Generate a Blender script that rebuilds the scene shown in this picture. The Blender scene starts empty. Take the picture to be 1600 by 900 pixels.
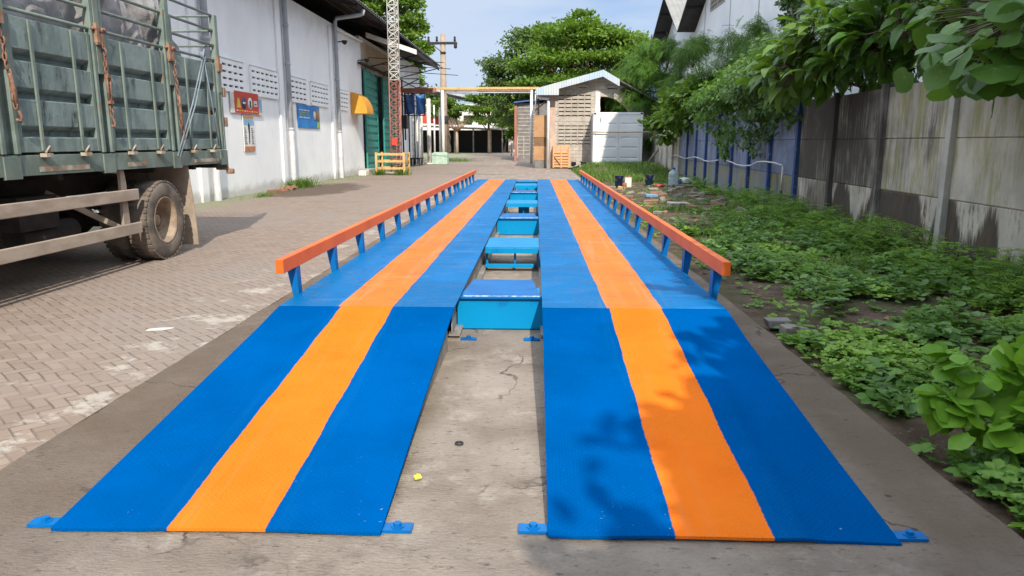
import bpy, math, random
import numpy as np
from mathutils import Vector, Matrix, Euler
from mathutils import noise as mn
rng = np.random.default_rng(7); random.seed(7)
S = bpy.context.scene; COL = S.collection; R = math.radians
# ------------------------------------------------------------------ camera, light, exposure
cam = bpy.data.objects.new('camera', bpy.data.cameras.new('camera')); COL.objects.link(cam); S.camera = cam
cam.location = (0, 0, 1.48); cam.rotation_euler = (R(90 - 11.214), 0, R(1.808))
cam.data.sensor_width = 36; cam.data.lens = 36 * 1150 / 1600; cam.data.clip_start = .05; cam.data.clip_end = 3000
SUN = Vector((.30, -1.3, 1)).normalized()          # towards the sun
EL = math.asin(SUN.z); ROT = math.atan2(SUN.x, SUN.y)
W = bpy.data.worlds.new('World'); S.world = W; W.use_nodes = True
wn = W.node_tree; wn.nodes.clear()
wo = wn.nodes.new('ShaderNodeOutputWorld'); bg = wn.nodes.new('ShaderNodeBackground')
sky = wn.nodes.new('ShaderNodeTexSky'); sky.sky_type = 'NISHITA'; sky.sun_disc = False
sky.sun_elevation = EL; sky.sun_rotation = ROT; sky.air_density = 1.0; sky.dust_density = .6; sky.ozone_density = 2.0
wtc = wn.nodes.new('ShaderNodeTexCoord'); wmp = wn.nodes.new('ShaderNodeMapping'); wmp.inputs['Scale'].default_value = (1.2, 1.2, 4.5)
wno = wn.nodes.new('ShaderNodeTexNoise'); wno.inputs['Scale'].default_value = 1.5; wno.inputs['Detail'].default_value = 6; wno.inputs['Roughness'].default_value = .5
wsep = wn.nodes.new('ShaderNodeSeparateXYZ'); wn.links.new(wtc.outputs['Generated'], wsep.inputs[0])
def wrange(src, a, b, c, d):
    n = wn.nodes.new('ShaderNodeMapRange'); n.interpolation_type = 'SMOOTHSTEP'; wn.links.new(src, n.inputs[0])
    for i, v in enumerate((a, b, c, d)): n.inputs[i + 1].default_value = v
    return n.outputs[0]
def wmix(f, A_, B_, blend='MIX'):
    n = wn.nodes.new('ShaderNodeMix'); n.data_type = 'RGBA'; n.blend_type = blend
    for k, v in (('Factor', f), ('A', A_), ('B', B_)):
        if hasattr(v, 'is_output'): wn.links.new(v, n.inputs[k])
        else: n.inputs[k].default_value = v
    return n.outputs['Result']
wn.links.new(wtc.outputs['Generated'], wmp.inputs['Vector']); wn.links.new(wmp.outputs[0], wno.inputs['Vector'])
blue = wmix(1.0, sky.outputs[0], wmix(wrange(wsep.outputs[2], .0, .45, 0, 1), (.49, .65, .95, 1), (1, 1, 1, 1)), 'MULTIPLY')
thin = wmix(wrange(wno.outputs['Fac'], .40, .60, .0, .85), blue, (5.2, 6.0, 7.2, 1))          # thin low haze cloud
hi = wmix(wrange(wsep.outputs[2], .30, .62, 0, .9), thin, wmix(wno.outputs['Fac'], (10.2, 12.2, 15.0, 1), (18.5, 20.0, 22.0, 1)))   # bright cloud overhead, out of view, added to raise the fill light
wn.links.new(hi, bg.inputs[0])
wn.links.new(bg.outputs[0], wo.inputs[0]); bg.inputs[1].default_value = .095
sl = bpy.data.lights.new('sun', 'SUN'); so = bpy.data.objects.new('sun', sl); COL.objects.link(so)
sl.energy = 4.15; sl.angle = R(.55); sl.color = (1, .915, .78); so.rotation_euler = SUN.to_track_quat('Z', 'Y').to_euler()
so.location = (10, -30, 40)
S.view_settings.view_transform = 'Standard'; S.view_settings.look = 'None'; S.view_settings.exposure = .42; S.view_settings.gamma = 1
S.render.engine = 'CYCLES'
S.cycles.max_bounces = 6; S.cycles.diffuse_bounces = 3; S.cycles.transmission_bounces = 4; S.cycles.transparent_max_bounces = 6
S.cycles.use_denoising = True

# ------------------------------------------------------------------ materials
class N:
    """small node helper"""
    def __init__(s, name):
        s.m = bpy.data.materials.new(name); s.m.use_nodes = True; s.t = s.m.node_tree
        s.b = s.t.nodes['Principled BSDF']; s.o = s.t.nodes['Material Output']; s._c = {}
    def new(s, t, **k):
        n = s.t.nodes.new(t)
        for a, b in k.items(): setattr(n, a, b)
        return n
    def put(s, sock, v):
        if hasattr(v, 'links') or hasattr(v, 'is_output'): s.t.links.new(v, sock)
        else:
            if isinstance(v, (tuple, list)) and len(v) == 3 and sock.type == 'RGBA': v = tuple(v) + (1,)
            sock.default_value = v
    def co(s, kind='Object'):
        if kind not in s._c:
            s._c[kind] = s.new('ShaderNodeNewGeometry').outputs['Position'] if kind == 'Position' else s.new('ShaderNodeTexCoord').outputs[kind]
        return s._c[kind]
    def math(s, op, a, b=0., c=None):
        n = s.new('ShaderNodeMath', operation=op); s.put(n.inputs[0], a); s.put(n.inputs[1], b)
        if c is not None: s.put(n.inputs[2], c)
        return n.outputs[0]
    def sep(s, v):
        n = s.new('ShaderNodeSeparateXYZ'); s.put(n.inputs[0], v); return n.outputs
    def map(s, v, scale=(1, 1, 1), loc=(0, 0, 0), rot=(0, 0, 0)):
        n = s.new('ShaderNodeMapping'); s.put(n.inputs[0], v); n.inputs['Scale'].default_value = scale
        n.inputs['Location'].default_value = loc; n.inputs['Rotation'].default_value = rot; return n.outputs[0]
    def noise(s, v, scale=5, detail=5, rough=.6, dist=0):
        n = s.new('ShaderNodeTexNoise'); s.put(n.inputs['Vector'], v); n.inputs['Scale'].default_value = scale
        n.inputs['Detail'].default_value = detail; n.inputs['Roughness'].default_value = rough; n.inputs['Distortion'].default_value = dist
        return n.outputs['Fac']
    def ramp(s, f, lo, hi, a=0., b=1.):
        n = s.new('ShaderNodeMapRange'); s.put(n.inputs[0], f); n.inputs[1].default_value = lo; n.inputs[2].default_value = hi
        n.inputs[3].default_value = a; n.inputs[4].default_value = b; n.interpolation_type = 'SMOOTHSTEP'; return n.outputs[0]
    def mix(s, f, a, b, blend='MIX'):
        n = s.new('ShaderNodeMix', data_type='RGBA', blend_type=blend); s.put(n.inputs['Factor'], f); s.put(n.inputs['A'], a); s.put(n.inputs['B'], b)
        return n.outputs['Result']
    def bump(s, h, strength=.3, dist=.01, prev=None):
        n = s.new('ShaderNodeBump'); s.put(n.inputs['Height'], h); n.inputs['Strength'].default_value = strength; n.inputs['Distance'].default_value = dist
        if prev is not None: s.put(n.inputs['Normal'], prev)
        return n.outputs[0]
    def done(s, col=None, rough=.6, normal=None, metal=0, spec=.5):
        if col is not None: s.put(s.b.inputs['Base Color'], col)
        s.put(s.b.inputs['Roughness'], rough); s.put(s.b.inputs['Metallic'], metal); s.put(s.b.inputs['Specular IOR Level'], spec)
        if normal is not None: s.put(s.b.inputs['Normal'], normal)
        return s.m

def mat(name, c, c2=None, scale=4, lo=.38, hi=.65, rough=.65, dirt=None, dscale=9, dlo=.55, dhi=.7, bump=.15, bscale=60, bdist=.004,
        metal=0, spec=.4, coord='Object', stretch=(1, 1, 1), fine=.12):
    n = N(name); v = n.co(coord); vs = n.map(v, stretch) if stretch != (1, 1, 1) else v
    col = n.mix(n.ramp(n.noise(vs, scale), lo, hi), c, c2 if c2 else tuple(x * .72 for x in c))
    if dirt: col = n.mix(n.ramp(n.noise(vs, dscale, 8, .65), dlo, dhi), col, dirt)
    if fine: col = n.mix(fine, col, n.mix(n.noise(v, bscale * 1.7, 3), (0, 0, 0), (1, 1, 1)), 'OVERLAY')
    nb = n.bump(n.noise(v, bscale, 6), bump, bdist) if bump else None
    return n.done(col, rough, nb, metal, spec)

def paver_mat():
    n = N('brick_paving'); P = n.co('Position'); w = .084
    r = n.sep(n.map(P, (1 / w,) * 3, rot=(0, 0, R(44))))
    wob = n.noise(P, 3, 3); u = n.math('ADD', r[0], n.math('MULTIPLY', wob, .5)); v = n.math('ADD', r[1], n.math('MULTIPLY', n.noise(n.map(P, loc=(7, 3, 0)), 2.2, 3), .5))
    i = n.math('FLOOR', u); j = n.math('FLOOR', v); fx = n.math('FRACT', u); fy = n.math('FRACT', v)
    k = n.math('FLOORED_MODULO', n.math('SUBTRACT', i, j), 4.)
    eq = lambda q: n.math('COMPARE', k, float(q), .1)
    e0, e1, e2, e3 = eq(0), eq(1), eq(2), eq(3)
    dL = n.math('ADD', fx, e1); dR = n.math('ADD', n.math('SUBTRACT', 1., fx), e0)
    dB = n.math('ADD', fy, e2); dT = n.math('ADD', n.math('SUBTRACT', 1., fy), e3)
    d = n.math('MINIMUM', n.math('MULTIPLY', n.math('MINIMUM', dL, dR), 1.8), n.math('MINIMUM', dB, dT))
    cid = n.new('ShaderNodeCombineXYZ'); n.put(cid.inputs[0], n.math('SUBTRACT', i, e1)); n.put(cid.inputs[1], n.math('SUBTRACT', j, e2))
    wn_ = n.new('ShaderNodeTexWhiteNoise'); n.put(wn_.inputs['Vector'], cid.outputs[0]); idv = wn_.outputs['Value']
    base = n.mix(idv, (.225, .166, .127), (.295, .222, .173))
    base = n.mix(n.ramp(n.noise(P, .45, 6), .35, .7), base, (.26, .212, .178))
    base = n.mix(n.ramp(n.noise(P, 9, 8, .7), .5, .8, 0, .35), base, (.2, .16, .13))
    jn = n.noise(P, 6, 4)
    jw = n.math('MULTIPLY', jn, .09)
    joint = n.math('SUBTRACT', 1., n.ramp(n.math('SUBTRACT', d, jw), -.005, .06))
    jm = n.math('MULTIPLY', joint, n.ramp(n.noise(P, 2.3, 5), .38, .58, .25, 1))
    col = n.mix(n.math('MULTIPLY', jm, .62), base, (.075, .058, .045))
    X, Y, Z = n.sep(P)
    # whitish cement smears beside the concrete pad
    near = n.ramp(X, -4.4, -2.5); near = n.math('MULTIPLY', near, n.ramp(Y, 1., 2.5))
    sm = n.math('MULTIPLY', n.ramp(n.math('ADD', n.noise(P, 2.4, 9, .72), n.math('MULTIPLY', near, .15)), .67, .76), n.ramp(X, -4.3, -2.9))
    col = n.mix(n.math('MULTIPLY', sm, .62), col, (.47, .43, .37))
    # green growth along the warehouse foot, brown wet patch by the grass tuft
    g = n.math('MULTIPLY', n.ramp(n.math('ADD', X, n.math('MULTIPLY', n.noise(P, 1.2, 6), 1.1)), -6.5, -7.2), n.ramp(n.noise(P, 5, 6), .3, .6, .35, 1))
    col = n.mix(n.math('MULTIPLY', g, .75), col, (.20, .235, .13))
    ex = n.math('DIVIDE', n.math('ADD', X, 6.9), 1.3); ey = n.math('DIVIDE', n.math('SUBTRACT', Y, 23.5), 3.6)
    el = n.math('ADD', n.math('MULTIPLY', ex, ex), n.math('MULTIPLY', ey, ey))
    wet = n.ramp(n.math('ADD', el, n.math('MULTIPLY', n.noise(n.map(P, (1, .5, 1)), 1.7, 6), 1.8)), 2.05, 1.45)
    col = n.mix(n.math('MULTIPLY', wet, .8), col, (.085, .055, .04))
    # damp dark bands on the far road
    far = n.math('MULTIPLY', n.ramp(Y, 24, 32), n.ramp(n.noise(n.map(P, (.25, 1, 1)), .45, 5), .56, .68))
    col = n.mix(n.math('MULTIPLY', far, .65), col, (.13, .105, .085))
    h = n.math('ADD', n.math('MULTIPLY', joint, -1.), n.math('MULTIPLY', n.noise(P, 45, 5), .35))
    h = n.math('ADD', h, n.math('MULTIPLY', idv, .35))
    return n.done(col, .82, n.bump(h, .5, .008), spec=.25)

def pad_mat():
    n = N('worn_concrete'); P = n.co('Position'); X, Y, Z = n.sep(P)
    c = n.mix(n.ramp(n.noise(P, 1.3, 7), .35, .68), (.335, .28, .228), (.215, .17, .132))
    c = n.mix(n.ramp(n.noise(P, 3.2, 8, .7), .5, .72), c, (.41, .352, .295))
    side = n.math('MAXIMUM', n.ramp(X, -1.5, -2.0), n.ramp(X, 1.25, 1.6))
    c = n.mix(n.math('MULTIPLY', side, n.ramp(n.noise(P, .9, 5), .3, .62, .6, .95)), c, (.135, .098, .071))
    fr = n.math('MULTIPLY', n.ramp(Y, 2.75, 2.45), n.ramp(n.noise(P, 2., 6), .4, .6, .05, .5))
    c = n.mix(fr, c, (.20, .165, .14))
    c = n.mix(n.ramp(n.noise(n.map(P, (1, 2.2, 1)), 15, 9, .78), .54, .68), c, (.10, .076, .063))
    sp = n.new('ShaderNodeTexVoronoi'); n.put(sp.inputs['Vector'], n.map(P)); sp.inputs['Scale'].default_value = 7
    c = n.mix(n.math('MULTIPLY', n.ramp(sp.outputs['Distance'], .13, .07), n.ramp(n.noise(P, 1.1, 3), .5, .6)), c, (.07, .055, .05))
    cv = n.new('ShaderNodeTexVoronoi', feature='DISTANCE_TO_EDGE'); wv = n.new('ShaderNodeVectorMath', operation='ADD'); n.put(wv.inputs[0], P)
    wn2 = n.new('ShaderNodeTexNoise'); n.put(wn2.inputs['Vector'], P); wn2.inputs['Scale'].default_value = 4; wn2.inputs['Detail'].default_value = 6
    ws = n.new('ShaderNodeVectorMath', operation='SCALE'); n.put(ws.inputs[0], wn2.outputs['Color']); ws.inputs['Scale'].default_value = .35; n.put(wv.inputs[1], ws.outputs[0])
    n.put(cv.inputs['Vector'], wv.outputs[0]); cv.inputs['Scale'].default_value = .55
    crack = n.math('MULTIPLY', n.ramp(cv.outputs['Distance'], .006, .001), n.ramp(n.noise(P, .8, 3), .46, .56))
    c = n.mix(n.math('MULTIPLY', crack, .8), c, (.05, .04, .034))
    c = n.mix(n.math('MULTIPLY', n.ramp(n.noise(n.map(P, loc=(5, 9, 0)), 1.9, 7, .65), .56, .68), .5), c, (.13, .098, .078))
    h = n.math('ADD', n.noise(n.map(P, (1, 3.2, 1)), 26, 7, .7), n.math('MULTIPLY', n.noise(P, 80, 4), .7))
    c = n.mix(.35, c, n.mix(n.noise(n.map(P, (1, 2.4, 1)), 60, 6, .8), (0, 0, 0), (1, 1, 1)), 'OVERLAY')
    return n.done(c, .85, n.bump(h, .9, .012), spec=.25)

def soil_mat():
    n = N('damp_soil'); P = n.co('Position')
    c = n.mix(n.ramp(n.noise(P, 3, 8, .7), .35, .65), (.075, .05, .035), (.14, .10, .075))
    c = n.mix(n.ramp(n.noise(P, 30, 6, .7), .58, .7), c, (.24, .19, .15))
    c = n.mix(n.math('MULTIPLY', n.ramp(n.noise(P, 1.1, 6), .45, .62), .55), c, (.06, .085, .03))
    return n.done(c, .95, n.bump(n.noise(P, 24, 8, .7), .9, .03), spec=.15)

ORANGE = (.80, .178, .018)
def deck_mat(name, blue, center, half, grow, worn, tread):
    """painted steel plate: blue with one hand-rolled orange stripe"""
    n = N(name); P = n.co('Position'); X, Y, Z = n.sep(P)
    b = n.mix(n.ramp(n.noise(P, 1.2, 5), .35, .65), blue, tuple(x * .8 for x in blue))
    edge = n.math('ADD', half, n.math('MULTIPLY', n.math('SUBTRACT', Y, 5.2), grow))
    wav = n.math('MULTIPLY', n.math('SUBTRACT', n.noise(n.map(P, (1.5, 1, 1)), 2.4, 4, .55), .5), .034)
    wav = n.math('ADD', wav, n.math('MULTIPLY', n.math('SUBTRACT', n.noise(P, 38., 3), .5), .010))
    dd = n.math('SUBTRACT', n.math('ADD', n.math('ABSOLUTE', n.math('SUBTRACT', X, center)), wav), edge)
    st = n.ramp(dd, .003, -.003)
    o = n.mix(n.ramp(n.noise(P, 2.2, 5), .35, .7), ORANGE, (.76, .15, .014))
    c = n.mix(st, b, o)
    rough = .42
    nb = None
    if worn:
        pale = n.math('MULTIPLY', n.ramp(n.noise(n.map(P, (.55, 1.6, 1), loc=(3, 1, 0)), 2.1, 9, .72), .54, .72), .55)
        c = n.mix(pale, c, n.mix(st, (.03, .23, .53), (.84, .29, .075)))
        dk = n.math('MULTIPLY', n.ramp(n.noise(n.map(P, (1, 2.0, 1), loc=(9, 4, 2)), 2.6, 8, .7), .56, .68), .6)
        c = n.mix(dk, c, n.mix(st, (.006, .075, .26), (.42, .10, .02)))
        fl = n.ramp(n.noise(n.map(P, (1, 2.6, 1)), 19, 7, .75), .66, .72)
        c = n.mix(n.math('MULTIPLY', fl, .6), c, (.02, .07, .17))
        rough = n.ramp(n.noise(n.map(P, (1, 2.0, 1), loc=(9, 4, 2)), 2.6, 8, .7), .48, .64, .5, .2)
        nb = n.bump(n.noise(n.map(P, (1, 2, 1)), 16, 8, .7), .35, .006)
    else:
        dk = n.math('MULTIPLY', n.ramp(n.noise(P, 1.0, 4), .5, .72), .35)
        c = n.mix(dk, c, n.mix(st, (.0, .066, .25), (.72, .15, .012)))
        rough = n.ramp(n.noise(P, 3, 6), .3, .7, .36, .52)
        nb = n.bump(n.noise(P, 260, 3), .18, .002)
    tr = None
    for tx in (center - .16, center + .19):
        g_ = n.math('MULTIPLY', n.ramp(n.math('ABSOLUTE', n.math('SUBTRACT', X, tx)), .17, .06), n.ramp(n.noise(n.map(P, (7, .35, 1), loc=(tx, 2, 0)), 2.2, 6, .65), .44, .72))
        tr = g_ if tr is None else n.math('MAXIMUM', tr, g_)
    c = n.mix(n.math('MULTIPLY', tr, .42 if worn else .13), c, n.mix(st, (.10, .20, .34) if worn else (.01, .16, .36), (.55, .28, .14)))
    chip = n.math('MULTIPLY', n.ramp(n.noise(n.map(P, loc=(3, 3, 3)), 42, 4, .6), .68, .71), n.ramp(n.noise(P, 2.1, 4), .48, .62))
    if worn: c = n.mix(n.math('MULTIPLY', chip, .8), c, (.10, .085, .075))
    else: c = n.mix(n.math('MULTIPLY', chip, n.ramp(Y, 2.9, 2.56, .05, .8)), c, (.36, .37, .37))
    if tread:
        # raised lozenges of the tread plate: short bars alternating in direction
        h = None
        for a, off in ((45, (0, 0, 0)), (-45, (.5, .5, 0))):
            q = n.map(P, (33, 33, 33), loc=off); s_ = n.sep(q)
            fx = n.math('SUBTRACT', n.math('FRACT', s_[0]), .5); fy = n.math('SUBTRACT', n.math('FRACT', s_[1]), .5)
            ca, sa = math.cos(R(a)), math.sin(R(a))
            uu = n.math('ADD', n.math('MULTIPLY', fx, ca), n.math('MULTIPLY', fy, sa)); vv = n.math('SUBTRACT', n.math('MULTIPLY', fy, ca), n.math('MULTIPLY', fx, sa))
            dd_ = n.math('ADD', n.math('POWER', n.math('ABSOLUTE', n.math('DIVIDE', uu, .40)), 2.), n.math('POWER', n.math('ABSOLUTE', n.math('DIVIDE', vv, .10)), 2.))
            l = n.ramp(dd_, 1.1, .35); h = l if h is None else n.math('MAXIMUM', h, l)
        h = n.math('MULTIPLY', h, n.ramp(n.noise(P, 2.6, 5, .6), .36, .64, .1, 1.))
        nb = n.bump(h, tread, .004, nb)
        c = n.mix(n.math('MULTIPLY', h, .34 if not worn else .0), c, n.mix(st, (.0, .15, .42), (.88, .27, .04)))
    n.b.inputs['Specular Tint'].default_value = (.25, .6, 1, 1)
    return n.done(c, rough, nb, spec=.10 if worn else 0.)

def leaf_mat(name, a, b, trans=.35, rough=.45, spec=.4, vein=0):
    n = N(name); at = n.new('ShaderNodeAttribute', attribute_name='tint'); t = at.outputs['Fac']
    c = n.mix(t, a, b)
    c = n.mix(.35, c, n.mix(n.noise(n.co('Object'), 30, 3), tuple(x * .6 for x in a), tuple(min(1, x * 1.3) for x in b)))
    n.put(n.b.inputs['Base Color'], c); n.b.inputs['Roughness'].default_value = rough; n.b.inputs['Specular IOR Level'].default_value = spec
    tr = n.new('ShaderNodeBsdfTranslucent'); n.put(tr.inputs[0], n.mix(.5, c, (.25, .42, .03)))
    ms = n.new('ShaderNodeMixShader'); ms.inputs[0].default_value = trans
    n.t.links.new(n.b.outputs[0], ms.inputs[1]); n.t.links.new(tr.outputs[0], ms.inputs[2]); n.t.links.new(ms.outputs[0], n.o.inputs[0])
    return n.m

def fence_mat(name, c, blue=False):
    """cast concrete with black algae runs; object properties stain / rust / moss set how much"""
    n = N(name); P = n.co('Position')
    att = lambda a: n.new('ShaderNodeAttribute', attribute_name=a, attribute_type='OBJECT').outputs['Fac']
    st, ru, mo = att('stain'), att('rust'), att('moss')
    X, Y, Z = n.sep(P)
    cc = n.mix(n.ramp(n.noise(P, 1.6, 7), .35, .65), c, tuple(x * .72 for x in c))
    if blue:
        cc = n.mix(n.ramp(n.noise(n.map(P, (1, 1, .4)), 3.5, 9, .75), .50, .66), cc, (.30, .32, .36))
    runs = n.noise(n.map(P, (9, 9, .7)), 1.6, 9, .75)
    blot = n.noise(P, .9, 6, .6)
    f = n.math('ADD', n.math('ADD', n.math('MULTIPLY', runs, .55), n.math('MULTIPLY', blot, .45)), n.math('SUBTRACT', st, .5))
    cc = n.mix(n.math('MULTIPLY', n.ramp(f, .42, .68), .93), cc, (.056, .047, .042))
    f2 = n.math('ADD', n.math('ADD', n.math('MULTIPLY', n.noise(n.map(P, (5, 5, .9), loc=(3, 8, 1)), 1.9, 8, .72), .6), n.math('MULTIPLY', n.noise(n.map(P, loc=(4, 1, 2)), 1.1, 5), .4)), n.math('SUBTRACT', ru, .5))
    cc = n.mix(n.ramp(f2, .47, .56), cc, n.mix(n.noise(P, 5, 6), (.06, .04, .03), (.15, .085, .04)))
    f3 = n.math('ADD', n.noise(n.map(P, (4, 4, .7), loc=(1, 3, 7)), 1.5, 7, .68), n.math('SUBTRACT', mo, .5))
    cc = n.mix(n.math('MULTIPLY', n.ramp(f3, .5, .68), .7), cc, (.30, .28, .10))
    jag = n.noise(n.map(P, (20, 20, 1.6)), 1.5, 8, .75); blob = n.noise(n.map(P, (1, 1, .0), loc=(5, 2, 0)), .95, 3, .5)
    top = n.math('ADD', n.math('MULTIPLY', n.ramp(blob, .36, .62), .8), n.math('MULTIPLY', n.math('SUBTRACT', jag, .5), .7))
    pm = n.math('MULTIPLY', n.ramp(n.math('SUBTRACT', n.math('ADD', top, n.math('MULTIPLY', ru, .45)), Z), .0, .22), n.ramp(ru, .3, .4))
    cc = n.mix(n.math('MULTIPLY', pm, .92), cc, n.mix(n.ramp(n.noise(n.map(P, (3, 3, 1), loc=(2, 2, 2)), 1.7, 6, .7), .46, .72), (.048, .037, .030), (.11, .066, .032)))
    h = n.math('ADD', n.noise(P, 20, 8, .7), n.math('MULTIPLY', n.noise(n.map(P, (8, 8, .6)), 4, 5), .6))
    return n.done(cc, .85, n.bump(h, .4, .012), spec=.25)

def block_mat():
    """hollow block wall: courses and joints"""
    n = N('bare_block_wall'); P = n.co('Object')
    r = n.sep(P); cv = n.new('ShaderNodeCombineXYZ'); n.put(cv.inputs[0], n.math('ADD', r[0], r[1])); n.put(cv.inputs[1], r[2])
    br = n.new('ShaderNodeTexBrick'); n.put(br.inputs['Vector'], cv.outputs[0]); br.inputs['Scale'].default_value = 1
    br.inputs['Brick Width'].default_value = .4; br.inputs['Row Height'].default_value = .2; br.inputs['Mortar Size'].default_value = .012
    br.inputs['Color1'].default_value = (.42, .375, .325, 1); br.inputs['Color2'].default_value = (.50, .45, .395, 1); br.inputs['Mortar'].default_value = (.27, .23, .2, 1)
    c = n.mix(n.ramp(n.noise(P, 1.4, 7), .4, .7), br.outputs['Color'], (.3, .255, .22))
    return n.done(c, .9, n.bump(n.math('ADD', n.math('MULTIPLY', br.outputs['Fac'], -1.), n.math('MULTIPLY', n.noise(P, 30, 5), .4)), .5, .015), spec=.2)

def wall_mat():
    n = N('whitewashed_render'); P = n.co('Position')
    c = n.mix(n.ramp(n.noise(P, .6, 7), .35, .7), (.88, .88, .87), (.79, .79, .79))
    c = n.mix(n.math('MULTIPLY', n.ramp(n.noise(n.map(P, (3, 3, .35)), 1.3, 8, .7), .55, .78), .35), c, (.48, .46, .42))
    X, Y, Z = n.sep(P)
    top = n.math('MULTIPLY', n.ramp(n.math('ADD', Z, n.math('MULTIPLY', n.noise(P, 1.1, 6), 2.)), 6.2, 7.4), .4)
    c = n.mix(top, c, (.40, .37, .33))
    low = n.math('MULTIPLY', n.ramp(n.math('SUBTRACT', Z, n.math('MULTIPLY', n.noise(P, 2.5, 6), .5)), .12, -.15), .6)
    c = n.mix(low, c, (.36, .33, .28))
    return n.done(c, .8, n.bump(n.noise(P, 18, 7), .2, .01), spec=.25)

def corr_mat(name, c, c2, pitch, axis='Y', rough=.5, metal=0, depth=.02):
    n = N(name); P = n.co('Position'); X, Y, Z = n.sep(P); a = dict(X=X, Y=Y, Z=Z)[axis]
    w = n.math('SINE', n.math('MULTIPLY', a, 2 * math.pi / pitch))
    col = n.mix(n.ramp(n.noise(P, 1.2, 7), .4, .66), c, c2)
    return n.done(col, rough, n.bump(w, .9, depth), metal)

M = {}
M['pave'] = paver_mat(); M['pad'] = pad_mat(); M['soil'] = soil_mat()
M['ground'] = mat('dry_earth', (.26, .21, .17), (.18, .15, .11), .3, coord='Position', rough=.95, spec=.1)
M['deckL'] = deck_mat('blue_deck_paint', (.0, .142, .385), -1.225, .20, .0030, True, .12)
M['deckR'] = deck_mat('blue_deck_paint_second', (.0, .142, .385), .715, .20, .0030, True, .12)
M['rampL'] = deck_mat('fresh_blue_ramp_paint', (.0, .084, .305), -1.215, .19, 0, False, .75)
M['rampR'] = deck_mat('fresh_blue_ramp_paint_second', (.0, .082, .30), .72, .185, 0, False, .85)
M['blue'] = mat('blue_steel_paint', (.001, .135, .40), (.001, .10, .32), 3, rough=.4, bump=.08, fine=.05, spec=.2)
M['bluelit'] = mat('sunlit_blue_steel_paint', (.0, .235, .50), (.0, .21, .46), 1.5, rough=.38, bump=.05, spec=.2, fine=.04, dirt=(.0, .12, .38), dscale=3.2, dlo=.56, dhi=.72)  # same blue paint, its sunlit brightness put into the base colour
M['orange'] = mat('orange_rail_paint', (.80, .155, .016), (.68, .12, .014), 1.6, rough=.42, bump=.12, bscale=30, fine=.08, dirt=(.34, .09, .03), dscale=11, dlo=.66, dhi=.74)
M['steelgrey'] = mat('grey_primer_steel', (.30, .29, .27), (.2, .17, .15), 5, rough=.6)
M['black'] = mat('black_void', (.008, .008, .009), rough=.9, bump=0, fine=0)
M['dark'] = mat('sooty_steel', (.035, .03, .027), (.02, .018, .016), 6, rough=.8)
M['tgreen'] = mat('faded_truck_green', (.205, .262, .245), (.13, .175, .165), 3.5, lo=.42, hi=.62, rough=.5, dirt=(.06, .06, .055), dscale=7, dlo=.58, dhi=.68, stretch=(1, 1, .3), bump=.5, bscale=7, bdist=.02)
M['tgreen2'] = mat('worn_truck_green', (.185, .235, .205), (.12, .16, .138), 3, rough=.55, dirt=(.24, .15, .09), dscale=8, dlo=.57, dhi=.7, bump=.15)
M['tedge'] = mat('rubbed_bare_edge', (.42, .38, .31), (.28, .2, .13), 8, rough=.5)
M['rust'] = mat('rusty_iron', (.29, .15, .10), (.17, .085, .055), 20, rough=.85, bump=.4)
M['rustpale'] = mat('pale_rust', (.33, .20, .13), (.22, .12, .075), 9, rough=.8)
M['dusty'] = mat('dusty_brown_steel', (.40, .32, .255), (.29, .23, .18), 5, rough=.85, bump=.25, stretch=(1, .4, 1))
M['tyre'] = mat('dusty_rubber', (.185, .15, .12), (.08, .067, .056), 4, rough=.9, bump=.3, bscale=40)
M['rim'] = mat('muddy_wheel_rim', (.34, .255, .185), (.22, .16, .115), 6, rough=.8, bump=.2)
M['tarp'] = mat('silver_grey_tarpaulin', (.36, .35, .345), (.22, .21, .21), 3, rough=.85, bump=.5, bscale=25, bdist=.02)
M['rope'] = mat('blue_grey_rope', (.22, .27, .32), rough=.8, bscale=200)
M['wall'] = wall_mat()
M['white'] = mat('white_paint', (.78, .78, .76), (.66, .65, .62), 2, rough=.55, bump=.08, fine=.04)
M['offwhite'] = mat('chalky_white_paint', (.72, .71, .67), (.55, .52, .46), 3, rough=.7, dirt=(.33, .27, .2), dscale=7, dlo=.62, dhi=.74)
M['pipe'] = mat('grey_pvc_pipe', (.40, .42, .46), (.32, .33, .36), 2, rough=.5, bump=.05)
M['casing'] = mat('pale_grey_pvc', (.56, .57, .58), (.44, .44, .45), 2, rough=.55, bump=.05)
M['weld'] = mat('bright_weld_metal', (.45, .52, .58), (.02, .2, .45), 30, rough=.4, metal=.3, bump=.3)
M['roofdark'] = mat('dark_roof_sheet', (.055, .05, .048), (.035, .032, .03), 2, rough=.8)
M['rooftop'] = corr_mat('corrugated_roof', (.20, .18, .165), (.12, .105, .095), .2)
M['doorgreen'] = mat('green_door_paint', (.03, .26, .215), (.022, .2, .165), 1.5, rough=.5, dirt=(.1, .28, .22), dscale=4, dlo=.6, dhi=.8)
M['yellow'] = mat('yellow_awning_sheet', (.72, .33, .035), (.66, .28, .03), 2, rough=.5, bump=.05)
M['yrail'] = mat('ochre_barrier_paint', (.60, .39, .15), (.46, .28, .1), 5, rough=.6)
M['redmast'] = mat('faded_red_mast_paint', (.36, .15, .11), (.28, .11, .08), 4, rough=.7)
M['redsign'] = mat('red_banner_vinyl', (.55, .055, .03), (.5, .05, .03), 3, rough=.5, bump=0, fine=.03)
M['bluesign'] = mat('blue_banner_vinyl', (.015, .16, .50), (.02, .24, .58), 1.2, rough=.5, bump=0, fine=.03)
M['signlime'] = mat('lime_print', (.35, .5, .05), rough=.5, bump=0); M['signyel'] = mat('yellow_print', (.8, .55, .05), rough=.5, bump=0)
M['signnavy'] = mat('navy_print', (.03, .05, .16), rough=.5, bump=0); M['signsky'] = mat('sky_print', (.3, .5, .72), rough=.5, bump=0)
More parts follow.
